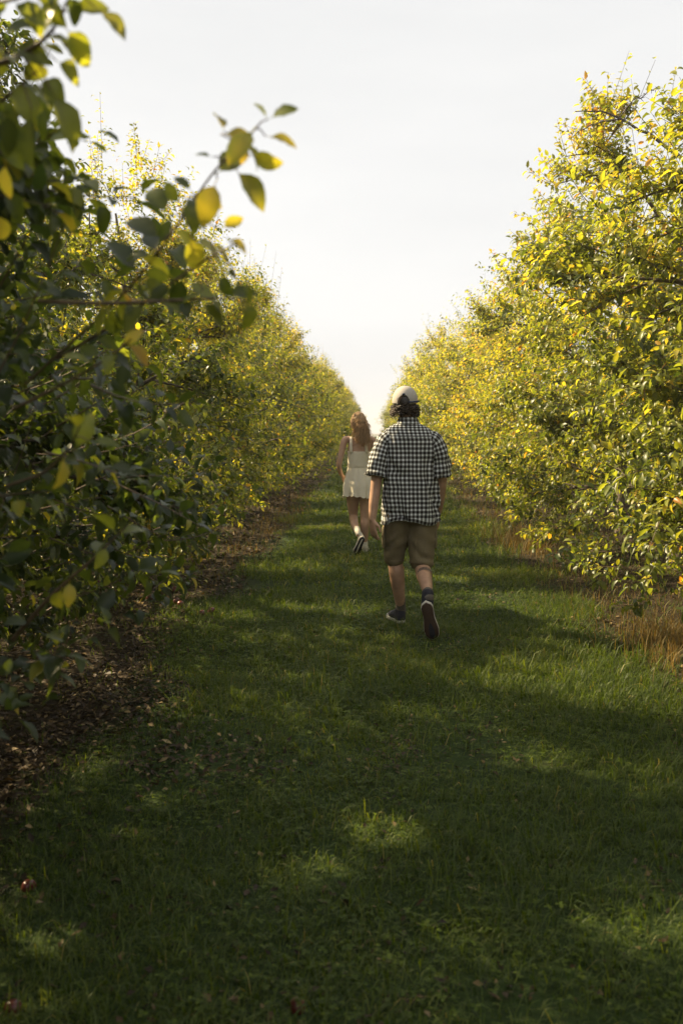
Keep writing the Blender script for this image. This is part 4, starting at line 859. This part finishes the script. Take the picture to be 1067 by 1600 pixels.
# ---- the woman
wom = bpy.data.objects.new('person', None); COL.objects.link(wom); wom.location = (-.203, 11.7, float(gz(-.2, 11.7))); wom['category'] = 'person'
wom['label'] = 'person walking ahead in a short cream dress with long wavy brown hair'
WC = np.array([.012, .03, 1.535])
A = Acc(); f_w, Rz_w = head(A, WC, R_(38), R_(-6), .93)
tube_closed(A, [(.03, 0, 1.30), (.028, .005, 1.38), (.018, .02, 1.47)], [.048, .043, .043], 16)
ring_loft(A, [(.02, 0, .74, .12, .09), (.02, 0, .80, .158, .115), (.015, 0, .88, .15, .11), (.01, 0, 1.0, .112, .082), (.015, 0, 1.12, .125, .09), (.025, 0, 1.22, .135, .09), (.03, 0, 1.30, .135, .075), (.03, 0, 1.345, .08, .055), (.03, 0, 1.38, .045, .042)])
tube_closed(A, [(-.08, 0, 1.335), (-.145, -.005, 1.325), (-.18, -.03, 1.20), (-.212, -.05, 1.04), (-.205, .04, .96), (-.172, .13, .885)], [.036, .042, .036, .031, .029, .020], 14)
tube_closed(A, [(.13, 0, 1.335), (.185, .0, 1.32), (.215, .0, 1.20), (.232, .0, 1.06), (.225, .08, .95), (.21, .17, .90)], [.036, .042, .036, .031, .029, .020], 14)
hand(A, (-.172, .13, .89), (.3, .55, -.55), (.6, -.2, -.6), (.3, .4, .8), .88, 1.35, .02)
hand(A, (.21, .17, .905), (-.1, .8, -.3), (-.7, 0, -.6), (-.2, .3, .9), .88, 1.2, .02)
tube_closed(A, [(-.055, .0, .80), (-.052, .05, .62), (-.048, .085, .445), (-.04, .04, .38), (-.018, -.12, .315), (.012, -.245, .265), (.022, -.275, .235)], [.092, .076, .053, .052, .044, .030, .030], 16)
tube_closed(A, [(.095, .0, .80), (.095, .0, .62), (.088, -.005, .43), (.088, -.02, .33), (.09, .01, .21), (.092, .03, .10), (.092, .04, .06)], [.090, .074, .052, .054, .044, .030, .030], 16)
remeshed(A, 'body', M['skin_w'], wom, .0055, 3); face_parts(f_w, Rz_w, wom, .93, M['skin_w'])
A = Acc(); tube_closed(A, [(-.004, -.17, .298), (.012, -.24, .268), (.022, -.27, .24)], [.040, .036, .035], 16); obj('sock', A.build('sock', M['sock_white'], True), wom)
A = Acc(); tube_closed(A, [(.091, .02, .17), (.092, .03, .11), (.092, .04, .07)], [.036, .034, .034], 16); obj('sock', A.build('sock', M['sock_white'], True), wom)
s1 = group_empty('shoe', wom); shoe(s1, (.075, -.335, .222), (-.015, -.29, .0), (-.15, .9, .25), .24, (M['sole_black'], M['suede_white'], M['suede_white']), False, ankle=(.012, -.23, .29)); s1['label'] = 'white trainer with raised heel showing its black and white sole'
V2 = [(.066, -.338, .195), (.03, -.325, .12), (.012, -.318, .075)]; A = Acc(); tube_closed(A, V2, [.006, .007, .006], 8); obj('sole_stripe', A.build('sole_stripe', M['suede_white'], True), s1)
s2 = group_empty('shoe', wom); shoe(s2, (.09, -.02, .0), (.10, .22, .0), (0, 0, 1), .24, (M['sole_black'], M['suede_white'], M['suede_white']), False, ankle=(.092, .02, .12)); s2['label'] = 'white trainer planted in the grass'
# dress
def skirt_folds(V, th):
    out = V.copy()
    for i in range(V.shape[0]):
        z = V[i, 0, 2]; amp = np.interp(z, [.64, .72, .95, 1.02], [.030, .020, .006, .0])
        for j in range(V.shape[1]):
            a = th[j]; f = math.sin(a*9+2.2*mnoise.noise(Vector((math.cos(a)*2, math.sin(a)*2, z*2))))*.6+.9*mnoise.noise(Vector((math.cos(a)*3, math.sin(a)*3, 1.5)))
            out[i, j, 0] += math.cos(a)*f*amp; out[i, j, 1] += math.sin(a)*f*amp; out[i, j, 2] += (.008*math.sin(a*17+1)+.012*math.sin(a*2.3))*(z < .70)
    return out
cloth_loft('skirt', [(.01, -.005, .665, .178, .150, 2.2), (.01, -.005, .67, .172, .146, 2.2), (.01, -.005, .80, .172, .135, 2.1), (.01, 0, .92, .146, .112, 2), (.01, 0, 1.0, .122, .092, 2), (.01, 0, 1.025, .119, .089, 2)], M['cream'], wom, 120, skirt_folds, rows=44)
cloth_loft('bodice', [(.01, 0, 1.02, .1215, .092, 2), (.012, 0, 1.08, .124, .094, 2), (.02, 0, 1.15, .134, .097, 2), (.024, 0, 1.195, .140, .097, 2)], M['cream'], wom, 48, None, rows=20)
pts = np.array([[.01+.123*math.cos(a), .093*math.sin(a), 1.018] for a in np.linspace(0, 2*math.pi, 41)]); V, Q = tube_batch(pts[None], np.full((1, 41), .004), 6); obj('waistband', mesh('waistband', V, None, Q, M['cream'], smooth=True), wom)
for q in (-.072, .108):
    yb = [(q*1.0, -.085, 1.18), (q*.98, -.088, 1.25), (q*.96, -.068, 1.32), (q*.95, -.02, 1.368), (q*.96, .03, 1.355), (q, .075, 1.27), (q, .092, 1.18)]
    P = np.array(yb); tt = np.linspace(0, 6, 26); Pi = np.stack([np.interp(tt, range(7), P[:, i]) for i in range(3)], -1)
    for _ in range(2): Pi[1:-1] = (Pi[:-2]+2*Pi[1:-1]+Pi[2:])/4
    V = np.concatenate([Pi+[-.017, 0, 0], Pi+[.017, 0, 0]]); n = 26; i = np.arange(n-1); Q = np.stack([i, i+1, n+i+1, n+i], -1)
    so_ = obj('shoulder_strap', mesh('shoulder_strap', V, None, Q, M['cream'], smooth=True), wom); so = so_.modifiers.new('thickness', 'SOLIDIFY'); so.thickness = .005; so.offset = 0
# long wavy hair
paths = []; rr = []; tn = []; r2 = np.random.default_rng(9)
for i in range(900):
    a = r2.uniform(-.35, math.pi*2-.9) if i % 3 else r2.uniform(math.pi*.7, math.pi*2.2)      # root azimuth round the crown
    a = r2.uniform(math.radians(165), math.radians(395)) if i % 5 else r2.uniform(math.radians(60), math.radians(400))
    el = r2.uniform(.15, 1.5); root = WC+np.array([.076*math.cos(a)*math.cos(el), .094*math.sin(a)*math.cos(el)-.006, .022+.096*math.sin(el)])
    k = 12; pa = []; Ln = r2.uniform(.17, .37)+.03*math.cos(a); cl = int(a*2.6)+int(el*1.7)*3; ph = cl*2.3+r2.normal(0, .35); wv = r2.uniform(.012, .022)*(1+(i % 9 == 0)*.8)
    endx = WC[0]+.048+.035*math.sin(cl*1.9)+.034*float(np.clip(r2.normal(), -1.8, 1.8))+.035*math.cos(a); endy = -.135+.02*r2.normal()
    for s in range(k):
        u_ = s/(k-1); hang = u_**.8; zz = root[2]-max(0, u_-.05)*Ln
        # keep outside the head while passing it
        tx = root[0]*(1-hang)+endx*hang; ty = root[1]*(1-hang)+endy*hang
        v = np.array([tx, ty, zz]); c_ = WC+np.array([0, -.006, 0]); dv = (v-c_)/np.array([.079, .099, .112]); nr = np.linalg.norm(dv)
        lim = 1.04+.22*min(1, u_*2)
        if nr < lim: v = c_+dv/max(nr, .2)*lim*np.array([.079, .099, .112])
        v = v+np.array([math.sin(ph+u_*13)*wv*u_**.6, math.cos(ph+u_*13)*wv*u_**.6, 0]); pa.append(v)
    paths.append(pa); rr.append(r2.uniform(.0018, .0042)); tn.append(.25+r2.random()*.75)
A = Acc(); locks(A, paths, rr, np.array(tn)); obj('hair', A.build('hair', M['hair_w'], True), wom)
